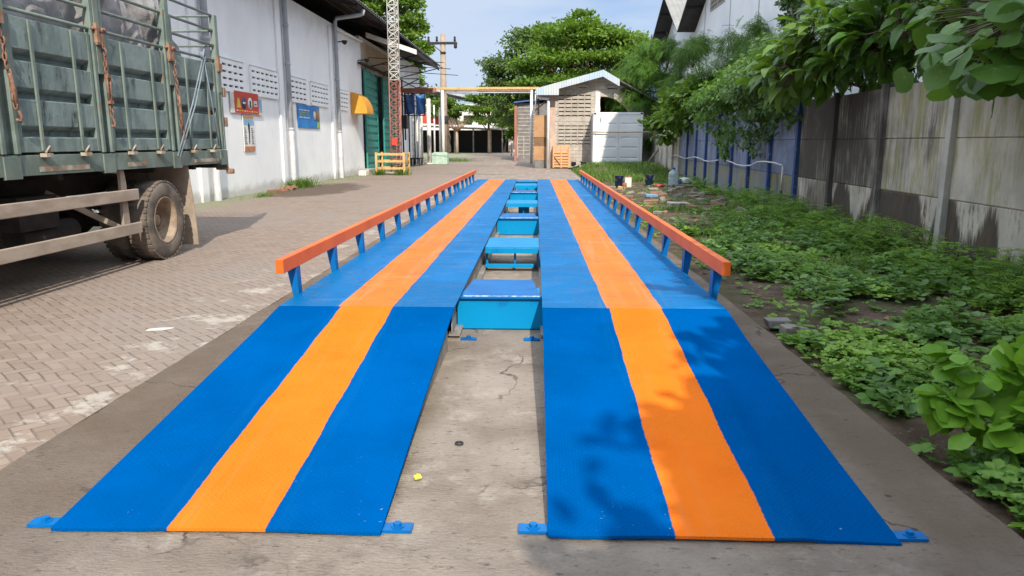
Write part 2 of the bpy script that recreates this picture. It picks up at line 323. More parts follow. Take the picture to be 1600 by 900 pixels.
M['signorange'] = mat('orange_print', (.62, .25, .1), rough=.5, bump=0); M['ink'] = mat('black_print', (.03, .03, .035), rough=.5, bump=0)
M['block'] = block_mat()
M['cement'] = mat('grey_cement', (.42, .38, .33), (.32, .28, .24), 3, rough=.9, bump=.3)
M['cementdark'] = mat('dark_cement', (.2, .185, .175), (.14, .13, .12), 3, rough=.9, bump=.3)
M['skyroof'] = corr_mat('pale_blue_roof_sheet', (.40, .50, .60), (.52, .54, .55), .14, 'X')
M['wood'] = mat('new_pine_wood', (.66, .36, .17), (.55, .28, .12), 6, rough=.7, stretch=(1, 1, 4))
M['plyorange'] = mat('orange_brown_board', (.42, .245, .12), (.36, .195, .09), 2, rough=.7)
M['plybrown'] = mat('brown_lattice_board', (.2, .12, .06), (.16, .09, .05), 4, rough=.8)
M['contwhite'] = mat('container_white_paint', (.76, .77, .78), (.68, .69, .70), 1.2, rough=.5, dirt=(.5, .45, .38), dscale=5, dlo=.66, dhi=.8)
M['bark'] = mat('grey_brown_bark', (.15, .11, .08), (.09, .07, .05), 8, rough=.95, bump=.6, bscale=25, stretch=(1, 1, .3))
M['polecon'] = mat('tan_concrete_pole', (.36, .27, .20), (.28, .21, .16), 3, rough=.9)
M['fence'] = fence_mat('weathered_precast_concrete', (.60, .55, .465))
M['fenceblue'] = fence_mat('worn_blue_painted_concrete', (.20, .245, .37), True)
M['fencepost'] = fence_mat('weathered_post_concrete', (.54, .51, .47))
M['postblue'] = mat('deep_blue_post_paint', (.028, .07, .23), (.045, .085, .21), 3, rough=.75, dirt=(.2, .2, .22), dscale=6, dlo=.56, dhi=.68)
M['bluewall'] = mat('bluish_white_render', (.84, .85, .86), (.77, .78, .80), .5, coord='Position', rough=.75, bump=.1)
M['navy'] = mat('navy_plastic', (.012, .022, .065), (.01, .018, .05), 5, rough=.4, bump=.05)
M['tin'] = mat('white_tin', (.66, .63, .58), (.55, .5, .45), 8, rough=.45, dirt=(.3, .15, .08), dscale=14, dlo=.64, dhi=.75)
M['tinred'] = mat('red_brown_tin_print', (.33, .11, .07), rough=.5)
M['redplastic'] = mat('red_plastic', (.62, .07, .06), (.5, .05, .05), 9, rough=.45)
M['brick'] = mat('broken_grey_block', (.27, .235, .205), (.18, .15, .13), 9, rough=.95, bump=.6, bscale=30, bdist=.01)
M['brickred'] = mat('old_red_brick', (.27, .14, .09), (.2, .11, .075), 9, rough=.95, bump=.6, bscale=30, bdist=.01)
M['plank'] = mat('weathered_plank', (.30, .265, .22), (.2, .17, .14), 5, rough=.9, stretch=(1, 5, 1))
M['bamboo'] = mat('dry_bamboo', (.45, .33, .17), (.35, .24, .12), 6, rough=.7)
M['blueplastic'] = mat('pale_blue_tub', (.16, .28, .42), rough=.5); M['tarpblue'] = mat('blue_awning_sheet', (.04, .15, .42), (.06, .2, .5), 1.5, rough=.6)
M['navy2'] = mat('faded_navy_sheet', (.03, .07, .2), (.06, .12, .3), 2, rough=.6)
M['palegreen'] = mat('pale_green_plinth_paint', (.42, .55, .45), (.34, .44, .36), 4, rough=.8)
M['fyellow'] = mat('yellow_petals', (.8, .68, .12), rough=.6, bump=0)
def jug_mat():
    n = N('clear_bluish_plastic'); n.b.inputs['Transmission Weight'].default_value = .55; n.b.inputs['IOR'].default_value = 1.3
    return n.done(n.mix(n.noise(n.co('Object'), 8, 4), (.55, .66, .78), (.7, .78, .85)), .25)
M['jug'] = jug_mat()
L = {}
L['tree'] = leaf_mat('mid_green_foliage', (.045, .095, .014), (.12, .19, .028), .3)
L['tree2'] = leaf_mat('grey_green_foliage', (.045, .085, .022), (.10, .15, .04), .3)
L['bright'] = leaf_mat('bright_green_foliage', (.07, .15, .014), (.16, .26, .03), .35)
L['leuc'] = leaf_mat('feathery_green_foliage', (.055, .14, .018), (.12, .24, .034), .38)
L['vine'] = leaf_mat('vine_green_foliage', (.03, .085, .018), (.09, .17, .033), .32)
L['gloss'] = leaf_mat('glossy_dark_leaf', (.026, .088, .013), (.11, .24, .026), .36, .32, .5)
L['round'] = leaf_mat('broad_round_leaf', (.035, .11, .024), (.125, .25, .035), .36, .45)
L['lime'] = leaf_mat('lime_heart_leaf', (.09, .25, .025), (.27, .50, .035), .42, .5)
L['weed'] = leaf_mat('weed_leaf', (.042, .145, .034), (.31, .50, .08), .38, .55, .3)
L['weed2'] = leaf_mat('broad_weed_leaf', (.03, .10, .035), (.20, .34, .09), .35, .5, .35)
L['grass'] = leaf_mat('grass_blade', (.06, .13, .016), (.14, .22, .035), .3, .6)
L['dead'] = leaf_mat('dry_brown_leaf', (.16, .08, .03), (.3, .2, .09), .2, .7)
L['vein'] = mat('pale_leaf_vein', (.24, .38, .10), rough=.6, bump=0, fine=0)
L['stem'] = mat('green_stem', (.10, .14, .05), (.13, .1, .05), 5, rough=.7)

# ------------------------------------------------------------------ mesh helpers
WL = {}   # world location of every thing
class MB:
    def __init__(s): s.v = []; s.f = []; s.mi = []; s.sm = []
    def add(s, vs, fs, m=0, smooth=False):
        b = len(s.v); s.v += [tuple(map(float, p)) for p in vs]
        for f in fs: s.f.append(tuple(b + i for i in f)); s.mi.append(m); s.sm.append(smooth)
        return s
    def box(s, x0, x1, y0, y1, z0, z1, m=0):
        vs = [(x, y, z) for z in (z0, z1) for y in (y0, y1) for x in (x0, x1)]
        return s.add(vs, [(0, 2, 3, 1), (4, 5, 7, 6), (0, 1, 5, 4), (2, 6, 7, 3), (0, 4, 6, 2), (1, 3, 7, 5)], m)
    def obox(s, c, size, rot=(0, 0, 0), m=0):
        Q = Euler(rot).to_matrix(); h = Vector(size) / 2
        vs = [Vector(c) + Q @ Vector((x * h.x, y * h.y, z * h.z)) for z in (-1, 1) for y in (-1, 1) for x in (-1, 1)]
        return s.add(vs, [(0, 2, 3, 1), (4, 5, 7, 6), (0, 1, 5, 4), (2, 6, 7, 3), (0, 4, 6, 2), (1, 3, 7, 5)], m)
    def bar(s, p, q, w, h=None, m=0, up=(0, 0, 1)):
        p, q = Vector(p), Vector(q); d = (q - p).normalized(); u = Vector(up)
        if abs(d.dot(u)) > .98: u = Vector((0, 1, 0))
        a = d.cross(u).normalized(); b = a.cross(d); h = w if h is None else h
        vs = [e + a * (i * w / 2) + b * (j * h / 2) for e in (p, q) for i, j in ((-1, -1), (1, -1), (1, 1), (-1, 1))]
        return s.add(vs, [(0, 1, 2, 3), (7, 6, 5, 4), (0, 4, 5, 1), (1, 5, 6, 2), (2, 6, 7, 3), (3, 7, 4, 0)], m)
    def tube(s, pts, r, n=8, m=0, closed=False, cap=True):
        pts = [Vector(p) for p in pts]; k = len(pts); rs = [r] * k if not isinstance(r, (list, tuple)) else r
        vs = []; ref = None
        for i, p in enumerate(pts):
            if closed: d = pts[(i + 1) % k] - pts[i - 1]
            else: d = pts[min(i + 1, k - 1)] - pts[max(i - 1, 0)]
            d.normalize()
            if ref is None: ref = Vector((0, 0, 1)) if abs(d.z) < .9 else Vector((1, 0, 0))
            a = d.cross(ref).normalized(); ref = a.cross(d).normalized(); b = ref
            vs += [p + (a * math.cos(t) + b * math.sin(t)) * rs[i] for t in [2 * math.pi * j / n for j in range(n)]]
        fs = []
        for i in range(k if closed else k - 1):
            a0 = i * n; b0 = ((i + 1) % k) * n
            fs += [(a0 + j, a0 + (j + 1) % n, b0 + (j + 1) % n, b0 + j) for j in range(n)]
        s.add(vs, fs, m, True)
        if cap and not closed:
            b = len(s.v) - len(vs)
            s.f.append(tuple(b + j for j in reversed(range(n)))); s.mi.append(m); s.sm.append(False)
            s.f.append(tuple(b + (k - 1) * n + j for j in range(n))); s.mi.append(m); s.sm.append(False)
        return s
    def lathe(s, prof, o=(0, 0, 0), axis='Z', n=24, m=0, ms=None, smooth=True):
        o = Vector(o); vs = []
        for r, z in prof:
            for j in range(n):
                t = 2 * math.pi * j / n; c, q = r * math.cos(t), r * math.sin(t)
                vs.append(o + Vector({'Z': (c, q, z), 'X': (z, c, q), 'Y': (c, z, q)}[axis]))
        for i in range(len(prof) - 1):
            fs = [(i * n + j, i * n + (j + 1) % n, (i + 1) * n + (j + 1) % n, (i + 1) * n + j) for j in range(n)]
            if i == 0: b = len(s.v); s.v += [tuple(p) for p in vs]
            for f in fs: s.f.append(tuple(b + x for x in f)); s.mi.append(ms[i] if ms else m); s.sm.append(smooth)
        return s
    def prism(s, poly, axis, a, b, m=0, smooth=False):
        """poly in the plane across axis: X->(y,z) Y->(x,z) Z->(x,y)"""
        def P(p, t): return {'X': (t, p[0], p[1]), 'Y': (p[0], t, p[1]), 'Z': (p[0], p[1], t)}[axis]
        k = len(poly); vs = [P(p, a) for p in poly] + [P(p, b) for p in poly]
        s.add(vs, [(i, (i + 1) % k, k + (i + 1) % k, k + i) for i in range(k)], m, smooth)
        o = len(s.v) - 2 * k
        s.f += [tuple(o + i for i in reversed(range(k))), tuple(o + k + i for i in range(k))]; s.mi += [m, m]; s.sm += [False, False]
        return s
    def grid(s, fn, nu, nv, m=0, smooth=True):
        vs = [fn(i / nu, j / nv) for i in range(nu + 1) for j in range(nv + 1)]
        return s.add(vs, [(i * (nv + 1) + j, (i + 1) * (nv + 1) + j, (i + 1) * (nv + 1) + j + 1, i * (nv + 1) + j + 1) for i in range(nu) for j in range(nv)], m, smooth)
    def build(s, name, mats, parent=None, bevel=0, origin=None, fixn=True):
        mats = mats if isinstance(mats, (list, tuple)) else [mats]
        V = np.array(s.v, float)
        if parent is not None: o = WL[parent.name]
        elif origin is not None: o = np.array(origin, float)
        else: o = np.array([(V[:, 0].min() + V[:, 0].max()) / 2, (V[:, 1].min() + V[:, 1].max()) / 2, V[:, 2].min()])
        me = bpy.data.meshes.new(name); me.from_pydata((V - o).tolist(), [], s.f)
        for m in mats: me.materials.append(m)
        me.polygons.foreach_set('material_index', s.mi); me.polygons.foreach_set('use_smooth', s.sm)
        if fixn:
            import bmesh
            bm = bmesh.new(); bm.from_mesh(me); bmesh.ops.recalc_face_normals(bm, faces=bm.faces); bm.to_mesh(me); bm.free()
        me.update()
        ob = bpy.data.objects.new(name, me); COL.objects.link(ob)
        if parent is not None: ob.parent = parent; WL[ob.name] = o
        else: ob.location = o; WL[ob.name] = o
        if bevel:
            bv = ob.modifiers.new('bevel', 'BEVEL'); bv.width = bevel; bv.segments = 2; bv.limit_method = 'ANGLE'; bv.angle_limit = R(40)
        return ob
def tag(o, label=None, cat=None, group=None, kind=None):
    if label: o['label'] = label
    if cat: o['category'] = cat
    if group: o['group'] = group
    if kind: o['kind'] = kind
    return o
def thing(name, loc, label, cat, group=None):
    o = bpy.data.objects.new(name, None); COL.objects.link(o); o.location = loc; o.empty_display_size = .2
    WL[o.name] = np.array(loc, float); return tag(o, label, cat, group)
def copy_tree(o, loc=None, rotz=None, label=None, parent=None):
    c = o.copy(); COL.objects.link(c)
    if parent is not None: c.parent = parent
    for ch in [x for x in COL.objects if x.parent == o]: copy_tree(ch, parent=c)
    if loc is not None: c.location = loc
    if rotz is not None: c.rotation_euler.z = rotz
    if label: c['label'] = label
    return c

# leaf templates: (verts(u,w,h), faces, slots)
def tpl_small(): return np.array([(0, 0, 0), (.35, .36, .10), (.72, .28, .06), (1, 0, -.06), (.72, -.28, .06), (.35, -.36, .10)]), [(0, 3, 2, 1), (0, 5, 4, 3)], [0, 0]
def tpl_long(a=.2):
    us = [0, .25, .55, .82, 1]; ws = [0, a * .8, a, a * .62, 0]; v = []; hs = [0, .06, .05, -.05, -.2]
    for u, w, h in zip(us, ws, hs): v += [(u, -w, h + w * .35), (u, 0, h), (u, w, h + w * .35)]
    f = [];
    for i in range(4): f += [(3 * i, 3 * i + 1, 3 * i + 4, 3 * i + 3), (3 * i + 1, 3 * i + 2, 3 * i + 5, 3 * i + 4)]
    b = len(v); v += [(0, -.012, .012), (0, .012, .012), (.97, .0, -.17), (.5, .012, .064), (.5, -.012, .064)]
    f += [(b, b + 4, b + 3, b + 1), (b + 4, b + 2, b + 3)]
    return np.array(v), f, [0] * 8 + [1, 1]
def tpl_round(notch=.12):
    v = [(.38, 0, 0)]; k = 14
    for j in range(k):
        t = 2 * math.pi * j / k; r = .5 + .06 * math.cos(t) + .02 * math.sin(3 * t)
        u = .48 + r * math.cos(t) * 1.02; w = r * math.sin(t) * .98
        if j == k // 2: u += notch
        if j == 0: u += .09
        v.append((u, w, -.10 * ((u - .4) ** 2 + w ** 2) * 2 + .03 * math.sin(4 * t)))
    f = [(0, 1 + j, 1 + (j + 1) % k) for j in range(k)]; sl_ = [0] * k
    for t in (0, .9, -.9, 2.0, -2.0):
        b = len(v); c, q = math.cos(t), math.sin(t); r = .5
        e = (.38 + r * c, r * q * .9); h1 = -.10 * ((e[0] - .4) ** 2 + e[1] ** 2) * 2 + .006
        v += [(.38 - q * .008, c * .008, .006), (.38 + q * .008, -c * .008, .006), (e[0], e[1], h1)]
        f.append((b, b + 1, b + 2)); sl_.append(1)
    return np.array(v), f, sl_
def tpl_feather(k=7):
    v = []; f = []
    for i in range(k):
        u = .12 + .88 * i / k; l = .30 * math.sin(math.pi * (.18 + .75 * i / k)); d = -.25 * u * u
        for sg in (1, -1):
            b = len(v); v += [(u, 0, d), (u + .085, sg * l * .55, d - .03), (u + .10, sg * l, d - .08), (u + .02, sg * l * .55, d - .03)]
            f.append((b, b + 1, b + 2, b + 3))
    return np.array(v), f, [0] * len(f)
def tpl_blade():
    return np.array([(0, -.03, 0), (0, .03, 0), (.5, .026, .05), (.5, -.026, .05), (1, 0, -.12)]), [(0, 1, 2, 3), (3, 2, 4)], [0, 0]
def tpl_clump():
    """a spray of five small leaves"""
    v = []; f = []
    for a, q, l in ((0, 0, 1), (.9, .1, .8), (-.9, .1, .8), (1.9, .15, .6), (-1.9, .15, .6)):
        t, ff, _ = tpl_small(); b = len(v); c, s_ = math.cos(a), math.sin(a)
        for u, w, h in t:
            u = (u + .15) * l * .62; w = w * l * .62; v.append((u * c - w * s_, u * s_ + w * c, h * .6 + q * u * 2))
        f += [tuple(b + i for i in x) for x in ff]
    return np.array(v), f, [0] * len(f)
SMALL, LONG, ROUND, FEATHER, BLADE, CLUMP = tpl_small(), tpl_long(), tpl_round(), tpl_feather(), tpl_blade(), tpl_clump()
def unit(a): return a / np.maximum(np.linalg.norm(a, axis=-1, keepdims=True), 1e-9)
def leaves(name, tpl, C, T, Nn, size, mats, parent=None, tint=None, origin=None):
    """C base points, T tip directions, Nn face normals"""
    tv, tf, ts = tpl; n = len(C); T = unit(T); Bn = unit(np.cross(Nn, T)); Nn = np.cross(T, Bn)
    size = np.broadcast_to(size, (n,)).reshape(n, 1, 1)
    V = C[:, None, :] + size * (T[:, None, :] * tv[None, :, 0:1] + Bn[:, None, :] * tv[None, :, 1:2] + Nn[:, None, :] * tv[None, :, 2:3])
    k = len(tv); V = V.reshape(-1, 3)
    o = WL[parent.name] if parent is not None else (np.array(origin, float) if origin is not None else np.array([V[:, 0].mean(), V[:, 1].mean(), V[:, 2].min()]))
    V = V - o
    cnt = np.array([len(f) for f in tf]); flat = np.concatenate([np.array(f) for f in tf])
    loops = (np.arange(n)[:, None] * k + flat[None]).ravel(); tot = np.tile(cnt, n); start = np.concatenate([[0], np.cumsum(tot)[:-1]])
    me = bpy.data.meshes.new(name); me.vertices.add(len(V)); me.vertices.foreach_set('co', V.astype(np.float32).ravel())
    me.loops.add(len(loops)); me.loops.foreach_set('vertex_index', loops.astype(np.int32))
    me.polygons.add(len(tot)); me.polygons.foreach_set('loop_start', start.astype(np.int32)); me.polygons.foreach_set('loop_total', tot.astype(np.int32))
    for m in (mats if isinstance(mats, (list, tuple)) else [mats]): me.materials.append(m)
    me.polygons.foreach_set('material_index', np.tile(np.array(ts), n).astype(np.int32))
    me.update(calc_edges=True)
    if tint is None: tint = rng.random(n)
    a = me.attributes.new('tint', 'FLOAT', 'POINT'); a.data.foreach_set('value', np.repeat(np.clip(tint, 0, 1), k).astype(np.float32))
    ob = bpy.data.objects.new(name, me); COL.objects.link(ob)
    if parent is not None: ob.parent = parent
    else: ob.location = o
    WL[ob.name] = o; return ob
def blob_points(blobs, n, sub=9, spread=.32, shell=.55):
    """leaf points: clumps spread through ellipsoids. blobs: (center, radii[, weight])"""
    w = np.array([b[2] if len(b) > 2 else np.prod(b[1]) ** .67 for b in blobs]); w = w / w.sum(); P = []; D = []; K = []
    for (b, ww) in zip(blobs, w):
        c, r = np.array(b[0], float), np.array(b[1], float); m = max(int(n * ww), 4)
        d = unit(rng.normal(size=(sub, 3))); d[:, 2] = np.where(rng.random(sub) < .65, np.abs(d[:, 2]), d[:, 2])
        sc = d * (shell + (1 - shell) * rng.random((sub, 1))); si = rng.integers(0, sub, m); ct = rng.random(sub)
        q = sc[si] + rng.normal(size=(m, 3)) * spread * np.array([1, 1, .6]); P.append(c + q * r); D.append(unit(q + rng.normal(size=(m, 3)) * .3)); K.append(ct[si])
    return np.concatenate(P), np.concatenate(D), np.concatenate(K)
def make_tree(name, label, base, trunk, blobs, n, size, tpl, lm, cat='tree', group=None, sub=9, spread=.3, up=.8, droop=0., limbs=True, shell=.5, bark='bark'):
    t = thing(name, base, label, cat, group); b = Vector(base); th, tr, top = trunk
    mb = MB(); k = 7; tp = Vector(top)
    pts = [b + (tp - b) * (i / k) + Vector((random.uniform(-1, 1), random.uniform(-1, 1), 0)) * tr * (.5 if 0 < i < k else 0) for i in range(k + 1)]
    mb.tube(pts, [tr * (1.25 - .7 * i / k) for i in range(k + 1)], 8)
    if limbs:
        for bl in blobs:
            c = Vector(bl[0]); s0 = pts[random.randint(k // 2, k)]; md = s0.lerp(c, .5) + Vector((random.uniform(-.3, .3), random.uniform(-.3, .3), -.15)) * tr * 3
            mb.tube([s0, md, c], [tr * .5, tr * .34, tr * .14], 6)
            for _ in range(4):
                e = c + Vector([random.uniform(-.8, .8) * x for x in bl[1]]); mb.tube([md.lerp(c, .5), c.lerp(e, .5), e], [tr * .2, tr * .12, tr * .05], 5)
    mb.build('trunk', M[bark], t)
    P, D, K = blob_points(blobs, n, sub, spread, shell)
    T = unit(D + rng.normal(size=D.shape) * .5 + np.array([0, 0, -droop])); Nn = unit(np.array([0, 0, up]) + D * .5 + rng.normal(size=D.shape) * .45)
    leaves('crown', tpl, P, T, Nn, size * (.7 + .6 * rng.random(len(P))), lm, t, tint=.6 * K + .4 * rng.random(len(P)))
    return t

# ================================================================== SETTING
def st(o): o['kind'] = 'structure'; return o
def fence_x(y): return 5.11 + .045 * (y - 9.4)
def sstep(a, b, x):
    t = min(1, max(0, (x - a) / (b - a))); return t * t * (3 - 2 * t)
def soil_z(x, y):
    z = -.045 + .035 * mn.noise((x * 1.3, y * 1.3, 0)) + .02 * mn.noise((x * 4, y * 4, 3))
    z += .05 * sstep(.3, 1.2, x - 1.85) * sstep(40, 20, y) + .30 * sstep(29, 39, y) * sstep(1.9, 3.4, x)
    if y > 24: z -= .04 * sstep(2.6, 1.9, x)
    return z
st(MB().add([(-700, -120, -.16), (700, -120, -.16), (700, 1400, -.16), (-700, 1400, -.16)], [(0, 1, 2, 3)]).build('ground', M['ground'], fixn=False))
st(MB().box(-34, -2.45, -14, 24.4, -.15, 0).box(-34, 1.9, 24.402, 118, -.15, 0).box(1.902, 14, 42.5, 118, -.15, 0).build('paved_yard', M['pave']))
def pad_edge(y, s): return (1.84 if s > 0 else -2.44) + .03 * mn.noise((y * 1.7, s * 5, 0)) + .012 * mn.noise((y * 7, s * 3, 1))
pd = MB(); ny = 220
pd.grid(lambda u, v: ((lambda y: (pad_edge(y, -1) + (pad_edge(y, 1) - pad_edge(y, -1)) * v, y, .006 + .004 * mn.noise((v * 9, y * 2, 4))))(-6 + 30.4 * u)), ny, 24)
pd.grid(lambda u, v: ((lambda y: (pad_edge(y, 1) + .02 * v, y, .004 - .13 * v))(-6 + 30.4 * u)), ny, 1)
st(pd.build('concrete_pad', M['pad'], fixn=False))
sb = MB(); nx, ny = 46, 330
sb.grid(lambda u, v: ((lambda y: (lambda x: (x, y, soil_z(x, y)))(1.80 + (fence_x(y) + .4 - 1.80) * v))(-6 + 50 * u)), ny, nx)
st(sb.build('soil_bed', M['soil'], fixn=False))

# ================================================================== WEIGHBRIDGE
y0, mod, DZ = 5.18, 6.2, .31
wb = thing('weighbridge', (-.25, y0, 0), 'long blue steel weighbridge with orange stripes and low orange side rails', 'weighbridge')
for k in range(3):
    a = y0 + k * mod; b = a + mod - .012
    for (x0, x1, m) in ((-1.86, -.58, 'deckL'), (.055, 1.37, 'deckR')):
        MB().box(x0, x1, a, b, DZ - .014, DZ).build('deck_plate', M[m], wb)
for x in (-.63, .105):                                    # inner joists run the whole length
    MB().box(x - .004, x + .004, y0 + .25, y0 + 3 * mod - .2, .045, DZ - .016).box(x - .06, x + .06, y0 + .25, y0 + 3 * mod - .2, .025, .043).build('inner_joist', M['steelgrey'], wb)
for x in (-1.76, 1.27):
    MB().box(x - .05, x + .05, y0 + .1, y0 + 3 * mod - .1, .06, DZ - .016).build('outer_joist', M['blue'], wb)
for k in range(4):                                        # closed load cell boxes at the module ends
    y = (y0 + .53, y0 + mod + .45, y0 + 2 * mod + .35, y0 + 3 * mod - .6)[k]
    mb = MB(); X0, X1 = -.566, .04
    zt = DZ - .018
    mb.prism([(y, .014), (y, zt - .012), (y + .02, zt - .012), (y + .03, .04)], 'X', X0 - .05, X1 + .05, 0).box(X0 + .0, X0 + .07, y + .021, y + .4, .0, zt - .02).box(X1 - .07, X1 - .0, y + .021, y + .4, .0, zt - .02)
    bx = mb.build('cross_box', M['bluelit'], wb, bevel=.003)
    MB().add([(X0 - .03, y - .035, zt - .011), (X1 + .005, y - .035, zt - .011), (X1 - .015, y + .16, zt), (X1 - .06, y + .66, zt), (X0 + .03, y + .66, zt), (X0 - .01, y + .16, zt)] + [(X0 - .03, y - .035, zt - .028), (X1 + .005, y - .035, zt - .028), (X1 - .015, y + .16, zt - .010), (X1 - .06, y + .66, zt - .010), (X0 + .03, y + .66, zt - .010), (X0 - .01, y + .16, zt - .010)],
        [(0, 1, 2, 5), (5, 2, 3, 4), (11, 8, 7, 6), (10, 9, 8, 11)] + [(i, (i + 1) % 6, 6 + (i + 1) % 6, 6 + i) for i in range(6)]).build('cover_plate', M['blue'], bx, bevel=.002)
    MB().tube([(X0 - .0 + (X1 - X0) * i / 40, y - .02 + .006 * mn.noise((i * .7, k, 0)), zt - .008 + .003 * mn.noise((i * 1.3, k, 5))) for i in range(41)], .006, 5).build('weld_bead', M['weld'], bx)
for k in range(3):                                        # open middle cross beams
    y = y0 + 3.25 + k * mod; X0, X1 = -.575, .045; zt = DZ - .02
    mb = MB().box(X0, X1, y, y + .85, zt - .012, zt).box(X0, X1, y - .004, y + .004, zt - .075, zt - .013)
    mb.box(X0, X1 - .06, y - .01, y + .05, .05, .09)
    for x in (X0 + .012, -.235, X1 - .012): mb.box(x - .012, x + .012, y + .12, y + .16, .03, zt - .014)
    if k == 1: mb.box(-.34, -.12, y + .2, y + .206, .06, zt - .014)
    mb.build('cross_beam', M['bluelit'], wb, bevel=.002)
for s, xe in ((-1, -1.86), (1, 1.37)):                    # orange rails in three lengths, six leaning stub posts each
    for k in range(3):
        a = y0 + k * mod + (.12 if k == 0 else .01); b = y0 + (k + 1) * mod - (.02 if k < 2 else .5)
        xr = xe + s * (.025 if s < 0 else .018)
        rail = MB().box(xr - .03, xr + .03, a, b, DZ + .215, DZ + .32).build('guard_rail', M['orange'], wb, bevel=.004)
        for j in range(6):
            y = y0 + k * mod + .42 + j * 1.1
            if y > b: continue
            z0, z1 = DZ + .001, DZ + .2135
            xi = xe - s * .012; yb, yt = y + .02, y - .05
            mb = MB()
            # inner flange along the rail and a gusset web facing the ramp that widens upwards
            def quad8(p, q): mb.add(p + q, [(0, 1, 2, 3), (7, 6, 5, 4), (0, 4, 5, 1), (1, 5, 6, 2), (2, 6, 7, 3), (3, 7, 4, 0)])
            t = .007
            F = [(xi, y, z0 - .02), (xi, y + .085, z0 - .02), (xi + s * .008, y + .085, z1), (xi + s * .008, y - .01, z1)]
            quad8(F, [(a_ + s * t, b_, c_) for a_, b_, c_ in F])
            G = [(xi + s * t, y + .004, z0 - .03), (xi + s * .045, y + .004, z0 - .03), (xi + s * .085, y - .006, z1), (xi + s * .015, y - .006, z1)]
            quad8(G, [(a_, b_ + t, c_) for a_, b_, c_ in G])
            mb.build('rail_post', M['blue'], rail)
def lug(mb, x, y, w=.15, d=.07, z=.012):
    mb.box(x - w / 2, x + w / 2, y - d / 2, y + d / 2, .008, z + .008)
    mb.lathe([(0, z + .008), (.026, z + .008), (.026, z + .012), (.016, z + .012), (.016, z + .026), (0, z + .026)], (x, y, 0), n=6, smooth=False)
for x in (-.50, -.02): mb = MB(); lug(mb, x, 5.40, .12, .055); mb.build('anchor_lug', M['blue'], wb)
# ramps
def ramp(x0, x1, m, label, lugs, fold):
    r = thing('access_ramp', ((x0 + x1) / 2, 3.85, 0), label, 'ramp', 'access ramps')
    mb = MB(); T = .012
    def top(u, v):
        x = x0 + (x1 - x0) * u; y = 2.545 + (5.1785 - 2.545) * v + .012 * mn.noise((x * 2.3, 0, 7)) * (1 - v)
        z = .028 + (DZ - .028) * v + .008 * mn.noise((x * 1.6, y * .9, 2)) * (1 - v) + .006 * mn.noise((x * 3, 1, 1)) * (1 - v)
        if fold: z -= .022 * sstep(.72, .80, u) * sstep(1.0, .75, v) * (1 - .5 * sstep(.3, 0, v))
        else: z -= .008 * sstep(.34, .24, u) * sstep(1.0, .8, v)
        return (x, y, z)
    nu, nv = 40, 30
    mb.grid(lambda u, v: top(u, v), nu, nv)
    mb.grid(lambda u, v: (lambda p: (p[0], p[1], p[2] - T))(top(u, v)), nu, nv)
    for v in (0, 1): mb.grid(lambda u, w: (lambda p: (p[0], p[1], p[2] - T * w))(top(u, v)), nu, 1, smooth=False)
    for u in (0, 1): mb.grid(lambda v, w: (lambda p: (p[0], p[1], p[2] - T * w))(top(u, v)), nv, 1, smooth=False)
    mb.build('ramp_plate', M[m], r)
    for x in (x0 + .05, x1 - .05):
        MB().prism([(2.9, .008), (5.12, .008), (5.12, DZ - .03), (2.9, .035)], 'X', x - .004, x + .004).build('side_plate', M['steelgrey'], r)
    for x, y in lugs: mb = MB(); lug(mb, x, y, .115, .06); mb.build('anchor_lug', M['blue'], r)
ramp(-1.86, -.58, 'rampL', 'fully sunlit blue ramp plate with orange stripe, beside the brick paving', ((-1.915, 2.60), (-.525, 2.60)), False)
ramp(.055, 1.37, 'rampR', 'blue ramp plate with orange stripe partly in tree shade, on the weedy side', ((0.0, 2.61), (1.425, 2.60)), True)

# ================================================================== TRUCK
tk = thing('cargo_truck', (-5.9, 7.2, 0), 'dusty green stake sided cargo truck seen from its rear wheel', 'truck')
XS, XO = -4.72, -7.12; YR, YF = 11.28, 4.7
mb = MB()                                                # bed floor with sill channels
for x, s in ((XS, 1), (XO, -1)):
    mb.box(x - .05, x + .0, YF, YR, 1.17, 1.36)
    for y in (4.86, 6.58, 8.12, 9.70, 11.16): mb.box(x - .02, x + s * .014, y - .11, y + .11, 1.145, 1.35)
mb.box(XO + .05, XS - .05, YF + .02, YR - .02, 1.22, 1.33); mb.box(XO, XS, YR - .001, YR + .05, 1.1, 1.36)
mb.build('cargo_bed', [M['tgreen2']], tk, bevel=.008)
for a, b in ((6.95, 7.75), (10.2, 11.0), (8.5, 8.9)): MB().box(XS + .001, XS + .004, a, b, 1.20, 1.25).build('worn_trim', M['tedge'], tk)
